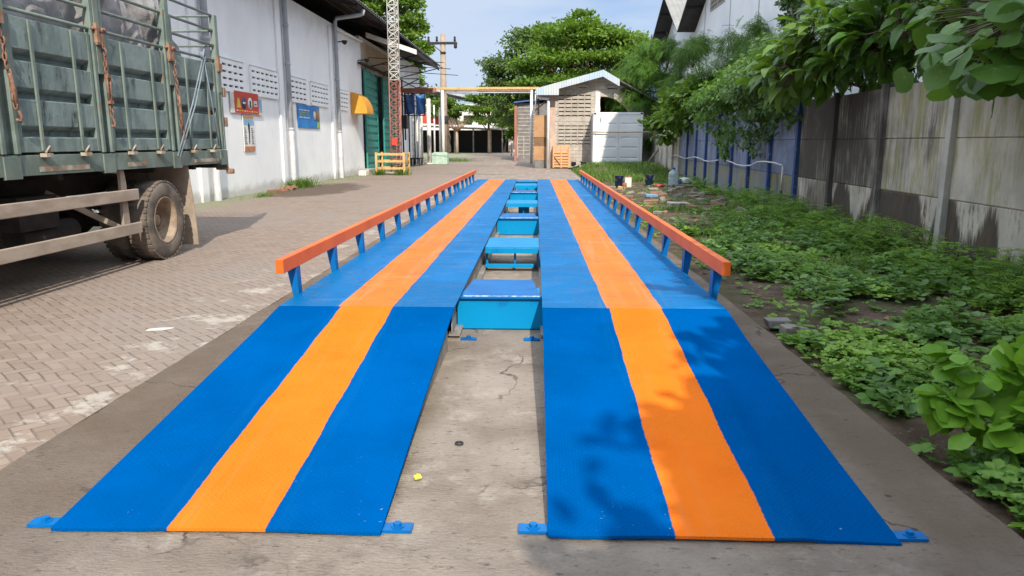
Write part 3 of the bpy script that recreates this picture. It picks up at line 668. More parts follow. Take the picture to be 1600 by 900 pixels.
def side_panel(a, b, x, s):
    h0, h1 = 1.385, 2.60; D = .085
    bands = [(h0, 1.52), (1.63, 1.865), (1.975, 2.21), (2.32, h1)]
    poly = [(x - s * .12, h0)]
    for i, (p, q) in enumerate(bands):
        poly += [(x, p), (x, q)]
        if i < 3: nx_ = bands[i + 1][0]; poly += [(x - s * D, q + .02), (x - s * D, nx_ - .05)]
    poly += [(x - s * .058, h1), (x - s * .12, h1)]
    mb = MB().prism(poly, 'Y', a + .05, b - .05)
    fr = MB()
    for yy in (a, b - .05): fr.box(x - .08 if s > 0 else x - .004, x + .004 if s > 0 else x + .08, yy, yy + .049, h0, h1 + .01)
    fr.box(x - .075 if s > 0 else x + .06, x - .06 if s > 0 else x + .075, a + .02, b - .02, h1 - .03, h1 + .008)
    p = mb.build('drop_side_panel', M['tgreen'], tk, bevel=.004)
    fr.build('panel_frame', M['tgreen2'], p, bevel=.004)
    if s > 0:
        for f in (.24, .74):
            y = a + (b - a) * f
            r = MB().box(x + .004, x + .022, y - .017, y + .017, 1.40, h1 - .01)
            r.build('vertical_rib', M['tgreen2'], p)
            MB().box(x + .005, x + .07, y - .05, y + .05, 1.34, 1.375).tube([(x + .05, y - .03, 1.38), (x + .075, y, 1.44), (x + .05, y + .03, 1.38)], .012, 6).build('latch', M['tedge'], p)
for a, b in ((4.98, 6.44), (6.72, 7.99), (8.25, 9.56), (9.84, 11.08)):
    side_panel(a, b, XS, 1); side_panel(a, b, XO, -1)
for x, s in ((XS, 1), (XO, -1)):
    for y, w in ((4.86, .10), (6.58, .12), (8.12, .11), (9.70, .11), (11.18, .07)):
        z1 = 3.62 if y < 11 else 3.30
        x0 = x - .05 if s > 0 else x - .02
        p = MB().box(x0, x0 + .07, y - w, y - w + .05, 1.37, z1 - .5).box(x0, x0 + .07, y + w - .05, y + w, 1.37, z1 - .55).box(x0 - .012, x0 + .004, y - w, y + w, 1.37, z1 - .5)
        p.box(x0 + .005, x0 + .075, y - .05, y + .05, 2.2, z1)
        pp = p.build('stake_post', M['tgreen2'], tk, bevel=.005)
        if s > 0:
            MB().box(x + .026, x + .05, y - .07, y + .065, 2.5, 2.62).box(x + .022, x + .058, y - .075, y - .03, 2.52, 2.72).build('stake_socket', M['rustpale'], pp)
    for z in (2.66, 2.87, 3.08, 3.29):
        MB().tube([(x - .02, 4.75, z), (x - .02, 11.2, z)], .019, 8).build('cage_rail', M['tgreen2'], tk)
for z in (2.66, 2.87, 3.08, 3.29): MB().tube([(XS - .02, 11.2, z), (XO - .02, 11.2, z)], .017, 8).build('cage_rail', M['tgreen2'], tk)
MB().box(XO + .04, XS - .06, YR - .06, YR, 1.37, 2.6).build('tail_board', M['tgreen'], tk, bevel=.005)
for y, z in ((11.32, 2.22), (11.32, 1.78)): MB().box(XS - .06, XS + .02, y - .02, y + .06, z - .07, z + .07).build('tail_hinge', M['rustpale'], tk, bevel=.006)
MB().box(XS - .2, XS + .0, 11.31, 11.36, 1.06, 1.11).box(XS - .05, XS + .06, 11.33, 11.42, 1.0, 1.08).build('tail_lamp', M['rustpale'], tk, bevel=.02)
def chain(y, z0, z1, hook, dy):
    mb = MB(); nl = 0; z = z0; x = XS + .035
    links = int((z0 - z1) / .062)
    for i in range(links):
        t = i / links; yy = y + dy * t + .012 * math.sin(i * 1.3); zz = z0 - (z0 - z1) * t
        if hook == 1 and .45 < t < .7: continue
        a = 0 if i % 2 else math.pi / 2
        pts = []
        for q in range(10):
            g = 2 * math.pi * q / 10; u, v = .018 * math.cos(g), .038 * math.sin(g)
            pts.append((x + .012 + u * math.cos(a), yy + u * math.sin(a), zz + v))
        mb.tube(pts, .0075, 5, closed=True)
    if hook == 1:
        zc = z0 - (z0 - z1) * .58; yy = y + dy * .58
        for q in (-.028, .028): mb.tube([(x + .02, yy + q, zc + .13), (x + .02, yy + q, zc - .13)], .011, 6)
        mb.box(x + .0, x + .04, yy - .035, yy + .035, zc + .12, zc + .155).box(x + .0, x + .04, yy - .035, yy + .035, zc - .155, zc - .12)
    else:
        mb.tube([(x + .02, y + dy * .5, z0 - (z0 - z1) * .5), (x + .02, y + dy * .9, z1 + .05)], .017, 6)
    ye = y + dy
    mb.tube([(x + .02, ye, z1 + .02), (x + .022, ye + .03, z1 - .03), (x + .022, ye + .01, z1 - .08), (x + .022, ye - .035, z1 - .06)], .012, 6)
    return mb.build('tie_chain', M['rust'], tk)
chain(6.58, 2.42, 1.74, 0, .10); chain(8.16, 2.50, 1.72, 1, .03); chain(9.74, 2.55, 1.60, 0, .08)
for y in (8.12, 9.70):
    mb = MB()
    for q in range(9):
        g = q / 8 * math.pi * 1.1; mb.tube([(XS + .03 + .01 * math.sin(q * 2), y - .12 + q * .03, 2.65 + .02 * math.sin(q)), (XS + .035, y - .10 + q * .03, 2.67 - .02 * math.sin(q * 1.7))], .014, 5)
    mb.build('chain_wrap', M['rust'], tk)
# under-body
mb = MB()
for x in (-5.5, -6.35): mb.box(x - .05, x + .05, 3.2, 11.2, .86, 1.1)
for y in (5.2, 6.3, 7.4, 8.5, 9.3, 10.4, 11.1): mb.box(XO + .1, XS - .1, y - .04, y + .04, 1.1, 1.2)
mb.tube([(-5.92, 3.6, .62), (-5.92, 9.2, .55)], .05, 8); mb.tube([(-7.0, 9.3, .5), (-4.85, 9.3, .5)], .09, 10); mb.lathe([(0, -.24), (.15, -.2), (.21, 0), (.15, .2), (0, .24)], (-5.92, 9.3, .5), 'Y')
for x in (-5.35, -6.5):
    for q in range(5): mb.box(x - .04, x + .04, 8.6 + q * .08, 10.0 - q * .08, .72 - q * .018, .735 - q * .018)
mb.build('chassis', M['dark'], tk)
MB().box(-6.95, -6.45, 5.6, 6.7, .55, 1.0).build('fuel_tank', M['dark'], tk, bevel=.08)
MB().box(-5.3, -4.95, 6.9, 7.5, .62, .95).tube([(-5.1, 7.0, .55), (-5.1, 7.9, .55)], .12, 14).build('air_tank', M['dark'], tk)
def side_guard(x, s):
    mb = MB()
    for z in (.87, .475): mb.box(x - .02, x + .02, 4.2, 8.70, z - .065, z + .065)
    g = mb.build('side_guard', M['dusty'], tk, bevel=.008)
    for y in (4.9, 8.46):
        MB().add([(x - s * .024, y - .07, .42), (x - s * .024, y + .07, .42), (x - s * .024, y + .05, .8), (x - s * .024, y + .06, 1.0), (x - s * .024, y + .03, 1.16), (x - s * .024, y - .05, 1.16),
                  (x - s * .06, y - .07, .42), (x - s * .06, y + .07, .42), (x - s * .06, y + .05, .8), (x - s * .06, y + .06, 1.0), (x - s * .06, y + .03, 1.16), (x - s * .06, y - .05, 1.16)],
                 [(0, 1, 2, 3, 4, 5), (11, 10, 9, 8, 7, 6)] + [(i, (i + 1) % 6, 6 + (i + 1) % 6, 6 + i) for i in range(6)]).build('guard_bracket', M['dusty'], g)
        MB().bar((x - s * .04, y, 1.14), (x - s * .45, y - .1, 1.2), .05, .05).bar((x - s * .05, y - .1, .5), (x - s * .5, y - .7, .95), .05, .06).build('guard_strut', M['dusty'], g)
side_guard(-4.75, 1); side_guard(-7.09, -1)
def wheel(x, y, s, parent, dished=True):
    """tyre and rim, outer face towards s"""
    mb = MB(); w = .13; R_ = .50
    prof = [(.295, -w * .9), (.33, -w), (.42, -w * 1.04), (.475, -w * .92), (.497, -w * .72), (R_, -w * .3), (R_, w * .3), (.497, w * .72), (.475, w * .92), (.42, w * 1.04), (.33, w), (.295, w * .9), (.28, w * .5), (.28, -w * .5), (.295, -w * .9)]
    mb.lathe(prof, (x, y, R_), 'X', 40)
    for i in range(40):                                   # shoulder lugs
        t = 2 * math.pi * i / 40; c, q = math.cos(t), math.sin(t)
        for sd in (-1, 1): mb.obox((x + sd * w * .62, y + .494 * c, R_ + .494 * q), (.09, .018, .05), (t, 0, 0))
    wh = mb.build('wheel', M['tyre'], parent)
    r = MB(); d = s * w
    out = [(.30, d * .95), (.285, d * 1.0), (.265, d * .8), (.255, d * .2), (.245, -d * .35), (.16, -d * .5), (.14, -d * .5), (.12, -d * .2), (.07, d * .1), (0, d * .12)]
    r.lathe(out, (x, y, R_), 'X', 36)
    for i in range(8):
        t = 2 * math.pi * i / 8; r.lathe([(0, -d * .28), (.016, -d * .3), (.018, -d * .52)], (x, y + .19 * math.cos(t), R_ + .19 * math.sin(t)), 'X', 6)
    r.build('rim', M['rim'], wh)
for s, xw in ((1, -4.86), (-1, -6.98)):
    wheel(xw, 9.3, s, tk); wheel(xw - s * .33, 9.3, s, tk); wheel(xw, 3.7, s, tk)
for x0, x1 in ((-5.30, -4.74), (-7.10, -6.54)):
    MB().add([(x0, 10.02, 1.17), (x1, 10.02, 1.17), (x1, 10.12, .62), (x1 - .02, 10.20, .06), (x0, 10.20, .06), (x0, 10.12, .62)] + [(x0, 10.03, 1.17), (x1, 10.03, 1.17), (x1, 10.132, .62), (x1 - .02, 10.213, .06), (x0, 10.213, .06), (x0, 10.132, .62)],
             [(0, 1, 2, 5), (5, 2, 3, 4), (11, 8, 7, 6), (10, 9, 8, 11), (0, 6, 7, 1), (1, 7, 8, 2), (2, 8, 9, 3), (3, 9, 10, 4), (4, 10, 11, 5), (5, 11, 6, 0)]).build('mudflap', M['dusty'], tk)
# cab (outside the picture, in front)
cb = MB().prism([(4.55, .75), (4.55, 2.75), (4.2, 2.85), (3.1, 2.8), (2.65, 1.85), (2.6, .6), (3.1, .6), (3.15, 1.0), (3.6, 1.15), (4.1, 1.05), (4.2, .7)], 'X', XO + .1, XS - .1).build('cab', M['tgreen'], tk, bevel=.04)
for x in (XO + .09, XS - .09): MB().prism([(3.05, 1.9), (3.3, 2.6), (4.15, 2.6), (4.15, 1.9)], 'X', x - .02, x + .02).build('side_window', M['black'], cb)
MB().add([(XO + .2, 2.63, 1.9), (XS - .2, 2.63, 1.9), (XS - .25, 2.99, 2.68), (XO + .25, 2.99, 2.68)], [(0, 1, 2, 3)]).build('windscreen', M['black'], cb)
# load under tarpaulin
def load(u, v):
    y = 4.85 + 6.15 * u; t = v * 2 - 1
    hh = 3.75 + .18 * mn.noise((u * 5, v * 3, 1)); e = sstep(.985, .80, u)
    prof = max(0, 1 - abs(t) ** 7) ** .28
    z = 1.36 + (hh - 1.36) * prof * (.52 + .48 * e)
    x = -5.92 + t * 1.09
    amp = .11 * (1 if 0 < v < 1 else 0)
    w1 = mn.noise((y * 2.2, z * 1.7 + t, 2)); w2 = mn.noise((y * 5, z * 4 + t * 3, 5)); rd = 1 - abs(mn.noise((y * 3.1 + z * 1.2, z * 3.4 - y, 8))) * 2
    side = sstep(.75, .97, abs(t))
    x += (1 if t > 0 else -1) * (amp * (w1 + .5 * w2 + .55 * rd) - .05) * side
    z += (1 - side) * .09 * (w1 + .6 * w2) + .03 * w2 * side
    return (min(max(x, -7.04), -4.795), y, z)
lm = MB().grid(load, 220, 220); o = lm.build('tarpaulin_load', M['tarp'], fixn=False)
tag(o, 'wrinkled silver grey tarpaulin over the load inside the truck cage', 'tarpaulin')
mb = MB()
a = Vector((XS + .05, 10.62, 2.66)); b = Vector((XS + .05, 9.62, 1.30)); c = Vector((XS + .06, 10.9, 1.42))
mb.tube([a + Vector((.02, 0, .1)), a, a.lerp(b, .5) + Vector((.02, 0, .0)), b], .010, 6); mb.tube([a + Vector((0, .06, 0)), a.lerp(b, .5) + Vector((.03, .07, 0)), b + Vector((0, .05, -.02))], .010, 6)
mb.tube([a, a.lerp(c, .5) + Vector((.02, -.03, 0)), c], .009, 6)
for i in range(4): mb.tube([(XS + .03, 10.55 + .03 * i, 2.72), (XS + .05, 10.58 + .03 * i, 2.62)], .014, 5)
tag(mb.build('tie_rope', M['rope']), 'blue grey ropes tied slanting over the last green truck panel', 'rope')

# ================================================================== LEFT WAREHOUSE
WX = -8.3
wh = thing('warehouse', (-14, 22, 0), 'long whitewashed warehouse with dark overhanging eaves and green doors', 'warehouse')
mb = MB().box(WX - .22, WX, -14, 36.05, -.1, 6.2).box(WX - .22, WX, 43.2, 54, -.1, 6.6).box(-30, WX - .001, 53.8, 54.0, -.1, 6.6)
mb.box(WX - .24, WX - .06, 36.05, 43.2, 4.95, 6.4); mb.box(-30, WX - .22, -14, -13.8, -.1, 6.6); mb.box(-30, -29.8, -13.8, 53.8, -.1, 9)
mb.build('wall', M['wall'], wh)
MB().box(WX - .235, WX - .205, 36.05, 36.06, 4.95, 6.2).box(WX - .05, WX - .045, 36.06, 43.2, 4.96, 6.2).build('lintel_panel', mat('stained_tan_render', (.52, .42, .32), (.4, .32, .24), 2, coord='Position'), wh)
rf = MB(); ex, ez, rx, rz = -6.92, 6.88, -19, 9.9
ncor = 360
def roofpt(u, v, dz):
    y = -14 + 69 * u; x = ex + (rx - ex) * v
    return (x, y, ez + (rz - ez) * v + dz + .022 * math.sin(u * 69 * 2 * math.pi / .38))
rf.grid(lambda u, v: roofpt(u, v, .03), 1090, 1, 0).grid(lambda u, v: roofpt(u, v, 0), 1090, 1, 1)
rf.grid(lambda u, v: roofpt(u, 0, .03 * v), 1090, 1, 0)
rf.grid(lambda u, v: (lambda p: (-38 - p[0], p[1], p[2]))(roofpt(u, v, .02)), 300, 1, 0)
rfo = rf.build('roof', [M['rooftop'], M['roofdark']], wh, fixn=False)
mb = MB()
for x in (-7.1, -7.9, -8.7): mb.box(x - .03, x + .03, -14, 54.6, ez + (ex - x) * .25 - .12, ez + (ex - x) * .25 - .045)
for y in np.arange(-12, 55, 6.05): mb.bar((ex - .12, y, ez - .12), (ex - 5, y, ez + 1.1), .08, .16)
mb.build('rafter', M['roofdark'], wh)
MB().box(ex - .02, ex - .002, -14, 55, ez - .09, ez - .035).build('eaves_board', M['roofdark'], wh)
MB().tube([(WX + .09, 31.2, 6.05), (WX + .09, 36, 6.12)], .06, 8).build('wall_pipe', M['white'], wh)
for yc in (18.6, 24.7, 30.9, 12.5, 6.4):
    MB().box(WX + .001, WX + .07, yc - .5, yc - .12, -.05, 6.0).build('pilaster', M['wall'], wh, bevel=.01)
    d = MB().tube([(WX + .13, yc + .22, 0), (WX + .13, yc + .22, 6.25), (WX + .2, yc + .22, 6.4), (ex - .25, yc + .22, 6.52), (ex - .1, yc + .22, 6.56), (ex - .08, yc + .22, 6.72)], .085, 12)
    for z in (1.9, 4.0, 5.2): d.lathe([(.086, z - .05), (.1, z - .045), (.1, z + .045), (.086, z + .05)], (WX + .13, yc + .22, 0), n=12)
    dp = d.build('downpipe', M['pipe'], wh)
    MB().lathe([(.096, 0), (.096, 1.9), (.088, 1.92)], (WX + .13, yc + .22, 0), n=14).build('pipe_casing', M['casing'], dp)
def vent(a, b):
    z0, z1 = 2.88, 3.60
    fr = MB(); nc = max(3, round((b - a) / .38)); nr = 4
    for i in range(nr + 1): z = z0 + (z1 - z0) * i / nr; fr.box(WX + .004, WX + .055, a, b, z - .062, z + .062)
    for i in range(nc + 1): y = a + (b - a) * i / nc; fr.box(WX + .005, WX + .052, y - .055, y + .055, z0, z1)
    fr.box(WX + .003, WX + .08, a - .02, b + .02, z1 + .066, z1 + .085)
    v = fr.build('breeze_block_vent', M['wall'], wh)
    MB().box(WX + .0015, WX + .0032, a, b, z0, z1).build('vent_void', M['black'], v)
for a, b in ((15.2, 17.5), (19.05, 21.3), (21.87, 24.1), (25.4, 27.1), (27.7, 29.95), (31.5, 33.1)): vent(a, b)
# sliding doors and dark interior
MB().box(-20, -19.9, 36.1, 43.1, 0, 5).build('inner_partition', M['cementdark'], wh)
def door(a, b, x):
    mb = MB(); z0, z1 = .15, 4.85; n_ = 13; h = (z1 - z0) / n_
    poly = []
    for i in range(n_):
        z = z0 + i * h; poly += [(x, z), (x, z + h * .55), (x - .05, z + h * .62), (x - .05, z + h * .93)]
    poly += [(x, z1), (x - .07, z1), (x - .07, z0)]
    d = mb.prism(poly, 'Y', a + .06, b - .06).build('sliding_door', M['doorgreen'], wh)
    for q in (a, b - .058): MB().box(x - .06, x + .02, q, q + .058, z0, z1).build('door_frame', M['doorgreen'], d, bevel=.005)
    for q in (a + .3, b - .36): MB().box(x - .03, x - .01, q, q + .06, z1, z1 + .25).build('door_roller', M['dark'], d)
door(36.0, 38.7, WX + .16); door(40.2, 43.4, WX + .16)
MB().box(WX + .04, WX + .2, 35.2, 44, 5.05, 5.14).build('door_track', M['dark'], wh)
MB().box(WX + .01, WX + .5, 34.7, 36.2, -.05, .22).box(WX + .01, WX + .35, 36.3, 43, -.05, .14).build('door_step', M['cement'], wh, bevel=.02)
# canopy above the doors
cn = MB(); xo = -5.75
cn.prism([(WX + .02, 6.56), (xo, 5.72), (xo, 5.75), (WX + .02, 6.6)], 'Y', 36.9, 45)
co = cn.build('door_canopy', M['roofdark'], wh)
MB().prism([(WX + .1, 6.42), (xo - .02, 5.62), (xo - .02, 5.84), (WX + .1, 6.66)], 'Y', 36.84, 36.895).build('fascia_board', M['offwhite'], co)
MB().box(xo - .0, xo + .03, 36.85, 45.02, 5.62, 5.80).build('front_gutter', M['dark'], co)
for y in (37.4, 40.6, 44.4): MB().tube([(WX + .05, y, 5.1), (xo + .3, y, 5.75)], .03, 6).tube([(WX + .05, y, 5.55), (xo + 1.2, y, 5.3)], .02, 6).build('canopy_strut', M['dark'], co)
# conduits and brackets on the wall past the doors
mb = MB()
for z, y0_, y1_ in ((5.2, 43.5, 53), (4.7, 44, 53.5), (4.3, 45, 52), (3.95, 44, 53.8)): mb.tube([(WX + .12, y0_, z), (WX + .12, y1_, z - .1)], .035, 6)
for y, z0, z1 in ((44.6, .3, 4.8), (46.2, .1, 5.2), (47.0, 1.6, 4.4), (48.4, 0, 4.7), (50.6, 0, 4), (52, 0, 4.5)): mb.tube([(WX + .12, y, z0), (WX + .12, y, z1)], .05, 6)
for y in (45.5, 49, 52.5): mb.bar((WX + .02, y, 4.6), (WX + 1.3, y, 5.2), .05); mb.bar((WX + .02, y, 5.2), (WX + 1.3, y, 5.2), .05)
mb.box(WX + .02, WX + .3, 46.4, 47.0, 2.3, 3.1).box(WX + .02, WX + .28, 44.0, 44.5, 4.5, 5.6)
mb.build('wall_conduit', M['dark'], wh)
for y in (49.4, 51.2, 52.8): MB().tube([(WX + .2, y, 0), (WX + .2, y, 3.6)], .07, 8).build('wall_pipe', M['offwhite'], wh)
for y, z in ((31.3, 5.5), (35.3, 5.2)):
    MB().tube([(WX + .02, y, z), (WX + .45, y, z + .02)], .025, 6).lathe([(.03, 0), (.09, .05), (.12, .16), (.0, .17)], (WX + .45, y, z - .1), 'Z', 10).build('wall_lamp', M['dark'], wh)
o = MB()
pr = [(WX + .01, 2.74)] + [(WX + .01 + 0.72 * math.sin(t * math.pi / 2 / 14), 2.74 + .93 * math.cos(t * math.pi / 2 / 14)) for t in range(15)]
o.prism(pr, 'Y', 33.7, 35.1)
tag(o.build('window_awning', M['yellow'], bevel=.01), 'yellow quarter round awning on the white wall before the green doors', 'awning')
# signs
def flat(mb, y0_, y1_, z0, z1, k, x): mb.box(x, x + .003, y0_, y1_, z0, z1, k); return mb
t = thing('safety_sign', (WX, 21.3, 2.3), 'red safety sign with round icons, upper sign nearest the truck', 'sign')
MB().box(WX + .03, WX + .05, 20.25, 22.6, 2.27, 2.88).build('sign_panel', M['offwhite'], t)
MB().box(WX + .0505, WX + .056, 20.5, 22.28, 2.28, 2.87).build('banner', M['redsign'], t)
mb = MB(); x = WX + .058
mb.prism([(20.62, 2.42), (20.92, 2.42), (20.84, 2.68), (20.70, 2.68)], 'X', x, x + .003, 1)
for yc, m in ((21.16, 2), (21.62, 0)): mb.lathe([(.17, 0), (.17, .003), (0, .003)], (x, yc, 2.56), 'X', 24, m)
mb.lathe([(.055, 0), (.055, .003), (0, .003)], (x + .003, 21.62, 2.60), 'X', 16, 3).box(x + .003, x + .005, 21.57, 21.67, 2.46, 2.55, 3); mb.box(x + .003, x + .005, 21.06, 21.26, 2.54, 2.59, 0)
mb.box(x, x + .003, 21.9, 22.16, 2.50, 2.66, 0).box(x + .003, x + .005, 21.95, 22.1, 2.54, 2.58, 3)
for i in range(9): mb.box(x, x + .002, 20.62 + i * .18, 20.72 + i * .18, 2.33, 2.36, 1 if i % 3 else 0)
mb.box(x - .004, x, 22.31, 22.52, 2.36, 2.72, 4)
mb.build('printed_icon', [M['white'], M['signyel'], M['signnavy'], M['ink'], M['signsky']], t)
t = thing('information_poster', (WX, 21.5, 1.2), 'narrow tall poster with black print and orange foot below the red sign', 'poster')
MB().box(WX + .02, WX + .035, 21.05, 21.85, 1.22, 2.25).build('poster_board', M['white'], t)
mb = MB(); x = WX + .036
mb.box(x, x + .003, 21.06, 21.84, 2.14, 2.24, 3).box(x, x + .003, 21.06, 21.84, 1.95, 2.13, 1).box(x, x + .003, 21.06, 21.84, 1.23, 1.36, 2)
for side in (21.10, 21.62):
    for i in range(9): mb.box(x, x + .003, side, side + .17 - .03 * (i % 3), 1.42 + i * .055, 1.445 + i * .055, 0)
mb.prism([(21.40, 1.45), (21.46, 1.42), (21.50, 1.7), (21.53, 1.95), (21.45, 2.05), (21.38, 1.95), (21.42, 1.7)], 'X', x + .001, x + .004, 0)
mb.build('poster_print', [M['ink'], M['signsky'], M['signorange'], M['plyorange']], t)
t = thing('blue_banner', (WX, 27.3, 2), 'blue banner with pale text lines and green corner on the white wall', 'banner')
MB().box(WX + .02, WX + .03, 26.0, 28.65, 1.98, 2.79).build('banner_sheet', M['bluesign'], t)
mb = MB(); x = WX + .031
for i, (w_, k) in enumerate(((1.2, 0), (1.35, 1), (1.5, 1), (1.3, 0))):
    for q in range(int(w_ / .17)): mb.box(x, x + .002, 26.2 + q * .17, 26.33 + q * .17 - .02 * ((q + i) % 3), 2.58 - i * .085, 2.62 - i * .085, k)
mb.lathe([(.2, 0), (.2, .003), (0, .003)], (x, 28.05, 2.45), 'X', 20, 2); mb.lathe([(.16, .003), (.16, .006), (0, .006)], (x, 28.0, 2.45), 'X', 20, 0); mb.lathe([(.22, .003), (.22, .006), (0, .006)], (x, 28.4, 2.47), 'X', 20, 3)
mb.prism([(28.25, 1.99), (28.64, 1.99), (28.64, 2.25), (28.35, 2.2)], 'X', x, x + .003, 4)
mb.build('banner_print', [M['white'], M['signlime'], M['signnavy'], M['plyorange'], M['signlime']], t)
# things along the warehouse
def barrier():
    t = thing('safety_barrier', (-6.6, 34.2, 0), 'ochre painted post and rail barrier around the mast foot', 'barrier')
    for x, y in ((-7.25, 33.8), (-5.98, 33.8), (-7.25, 35.1), (-5.98, 35.1)): MB().box(x - .05, x + .05, y - .05, y + .05, 0, 1.02).build('post', M['yrail'], t, bevel=.006)
    for z in (.30, .62, .93):
        for y in (33.8, 35.1): MB().box(-7.199, -6.031, y - .03, y + .03, z - .05, z + .05).build('rail', M['yrail'], t, bevel=.006)
        for x in (-7.25, -5.98): MB().box(x - .03, x + .03, 33.851, 35.049, z - .05, z + .05).build('rail', M['yrail'], t, bevel=.006)
    return t
barrier()
t = thing('lattice_mast', (-6.5, 34.6, 0), 'slim triangular lattice mast, white above and red below', 'mast')
def mast(z0, z1, n_):
    mb = MB(); r = .27
    cs = [(-6.46 + r * math.cos(a), 34.6 + r * math.sin(a)) for a in (R(205), R(335), R(90))]
    lean = lambda z: .004 * z
    P = lambda k, z: (cs[k][0] + lean(z), cs[k][1], z)
    for k in range(3): mb.tube([P(k, z0), P(k, z1)], .026, 6)
    h = (z1 - z0) / n_
    for i in range(n_):
        for k in range(3):
            z = z0 + i * h; mb.tube([P(k, z), P((k + 1) % 3, z + h)], .014, 4); mb.tube([P((k + 1) % 3, z), P(k, z + h)], .014, 4); mb.tube([P(k, z), P((k + 1) % 3, z)], .014, 4)
    return mb
mast(.02, 4.25, 12).build('lower_section', M['redmast'], t); mast(4.26, 16.5, 34).build('upper_section', M['offwhite'], t)
MB().box(-6.95, -6.15, 34.2, 35.0, -.02, .12).build('mast_base', M['cement'], t, bevel=.02)
MB().box(-6.62, -6.36, 34.33, 34.345, 1.35, 1.65).build('warning_plate', M['redsign'], t)
o = MB().box(WX + .3, -5.9, 44.6, 44.85, 4.35, 4.6); tag(o.build('steel_beam', M['redmast'], bevel=.01), 'rusty red steel beam sticking out from the warehouse past its doors', 'beam')
# pipe gantry across the road
t = thing('pipe_gantry', (-3.3, 52, 0), 'yellow topped pipe gantry on white posts across the road', 'gantry')
for x in (-6.42, -.30): MB().tube([(x, 52, 0), (x, 52, 4.98)], .10, 10).build('post', M['white'], t)
for x in (-.02, .18): MB().tube([(x, 52.1, .4), (x, 52.1, 5.0)], .055, 8).build('post', M['rustpale'] if x > 0 else M['white'], t)
MB().box(-8.2, .22, 51.9, 52.1, 5.02, 5.17).build('top_beam', M['yrail'], t)
for z, m, a in ((4.93, 'rustpale', -6.3), (4.80, 'pipe', -6.3)): MB().tube([(a, 51.86, z), (-.35, 51.86, z)], .05, 8).build('carried_pipe', M[m], t)
o = MB().box(-7.05, -6.0, 50.6, 51.5, 0, .75).box(-6.95, -6.1, 50.7, 51.4, .751, .8); tag(o.build('plinth', M['palegreen'], bevel=.03), 'pale green concrete plinth at the foot of the white posts', 'plinth')
for i, (x, y, h, r) in enumerate(((-7.15, 50.2, 4.3, .14), (-7.6, 50.0, 4.4, .07), (-6.85, 53.6, 3.9, .06), (-7.35, 54.4, 4.1, .06))):
    o = MB().tube([(x, y, 0), (x, y, h)], r, 10).lathe([(r, 0), (r * 1.6, .01), (r * 1.6, .08), (r, .1)], (x, y, 0), n=10)
    tag(o.build('white_post', M['offwhite']), 'thickest white post beside the green plinth' if i == 0 else 'thin white pipe post behind the pale green plinth', 'post', 'white posts at the end of the warehouse')
t = thing('sheet_awning', (-7.5, 50.5, 3), 'blue awning sheets hanging at the far end of the warehouse', 'awning')
for k in range(2):
    sh_ = MB().grid(lambda u, v: (-8.15 + .62 * k + .6 * u, 47 + .05 * math.sin(9 * u + 4 * v) + .4 * k, 3.2 + 1.2 * v - .04 * math.sin(5 * u)), 12, 8).build('awning_sheet', M['tarpblue' if k else 'navy2'], t)
    sh_.modifiers.new('thick', 'SOLIDIFY').thickness = .012
MB().box(-8.2, -6.9, 46.9, 46.95, 4.42, 4.48).box(-8.2, -6.9, 46.9, 46.95, 3.08, 3.14).box(-8.2, -8.14, 46.9, 46.95, 3.141, 4.419).box(-6.96, -6.9, 46.9, 46.95, 3.141, 4.419).build('awning_frame', M['dark'], t)
o = MB().box(-7.9, -7.2, 46.6, 47.9, .42, .5); [o.box(x - .04, x + .04, y - .04, y + .04, 0, .419) for x in (-7.8, -7.3) for y in (46.7, 47.8)]
tag(o.build('bench', M['dark']), 'small dark bench by the warehouse wall before the plinth', 'bench')
# utility pole and wires
t = thing('utility_pole', (-7.35, 60, 0), 'tan concrete utility pole with crossarm and insulators', 'utility pole')
MB().tube([(-7.35, 60, -.1), (-7.3, 60, 9.75)], [.34, .19], 14).build('pole', M['polecon'], t)
ca = MB().box(-8.5, -6.2, 59.75, 59.87, 9.0, 9.14).box(-8.5, -6.2, 60.13, 60.25, 9.0, 9.14).box(-7.5, -7.1, 59.7, 60.3, 8.3, 8.4).bar((-8.2, 59.75, 9.0), (-7.4, 59.85, 8.4), .06).build('crossarm', M['dark'], t)
for x in (-8.4, -7.75, -6.35): MB().lathe([(.02, 0), (.09, .05), (.1, .18), (.06, .22), (.1, .3), (.05, .42), (0, .43)], (x, 59.81, 9.14), n=10).build('insulator', M['dark'], ca)
MB().lathe([(.03, 0), (.13, -.05), (.13, -.3), (.05, -.36), (0, -.36)], (-6.3, 59.81, 9.0), n=10).build('insulator', M['dark'], ca)
MB().lathe([(.345, 2.9), (.36, 2.92), (.36, 3.5), (.34, 3.52)], (-7.34, 60, 0), n=14).build('clamp_band', M['dark'], t)
def wire(p, q, sag, lab):
    mb = MB(); p, q = Vector(p), Vector(q); pts = []
    for i in range(15):
        a = i / 14; v = p.lerp(q, a); v.z -= sag * 4 * a * (1 - a); pts.append(v)
    tag(mb.tube(pts, .014, 5).build('power_cable', M['dark']), lab, 'cable')
wire((-6.4, 59.81, 5.4), (9.6, 96, 5.8), .8, 'thin dark cable sagging from the utility pole towards the big tree')
wire((-7.2, 60.1, 5.6), (-8.2, 54.1, 5.4), .1, 'short dark cable from the utility pole to the warehouse end')

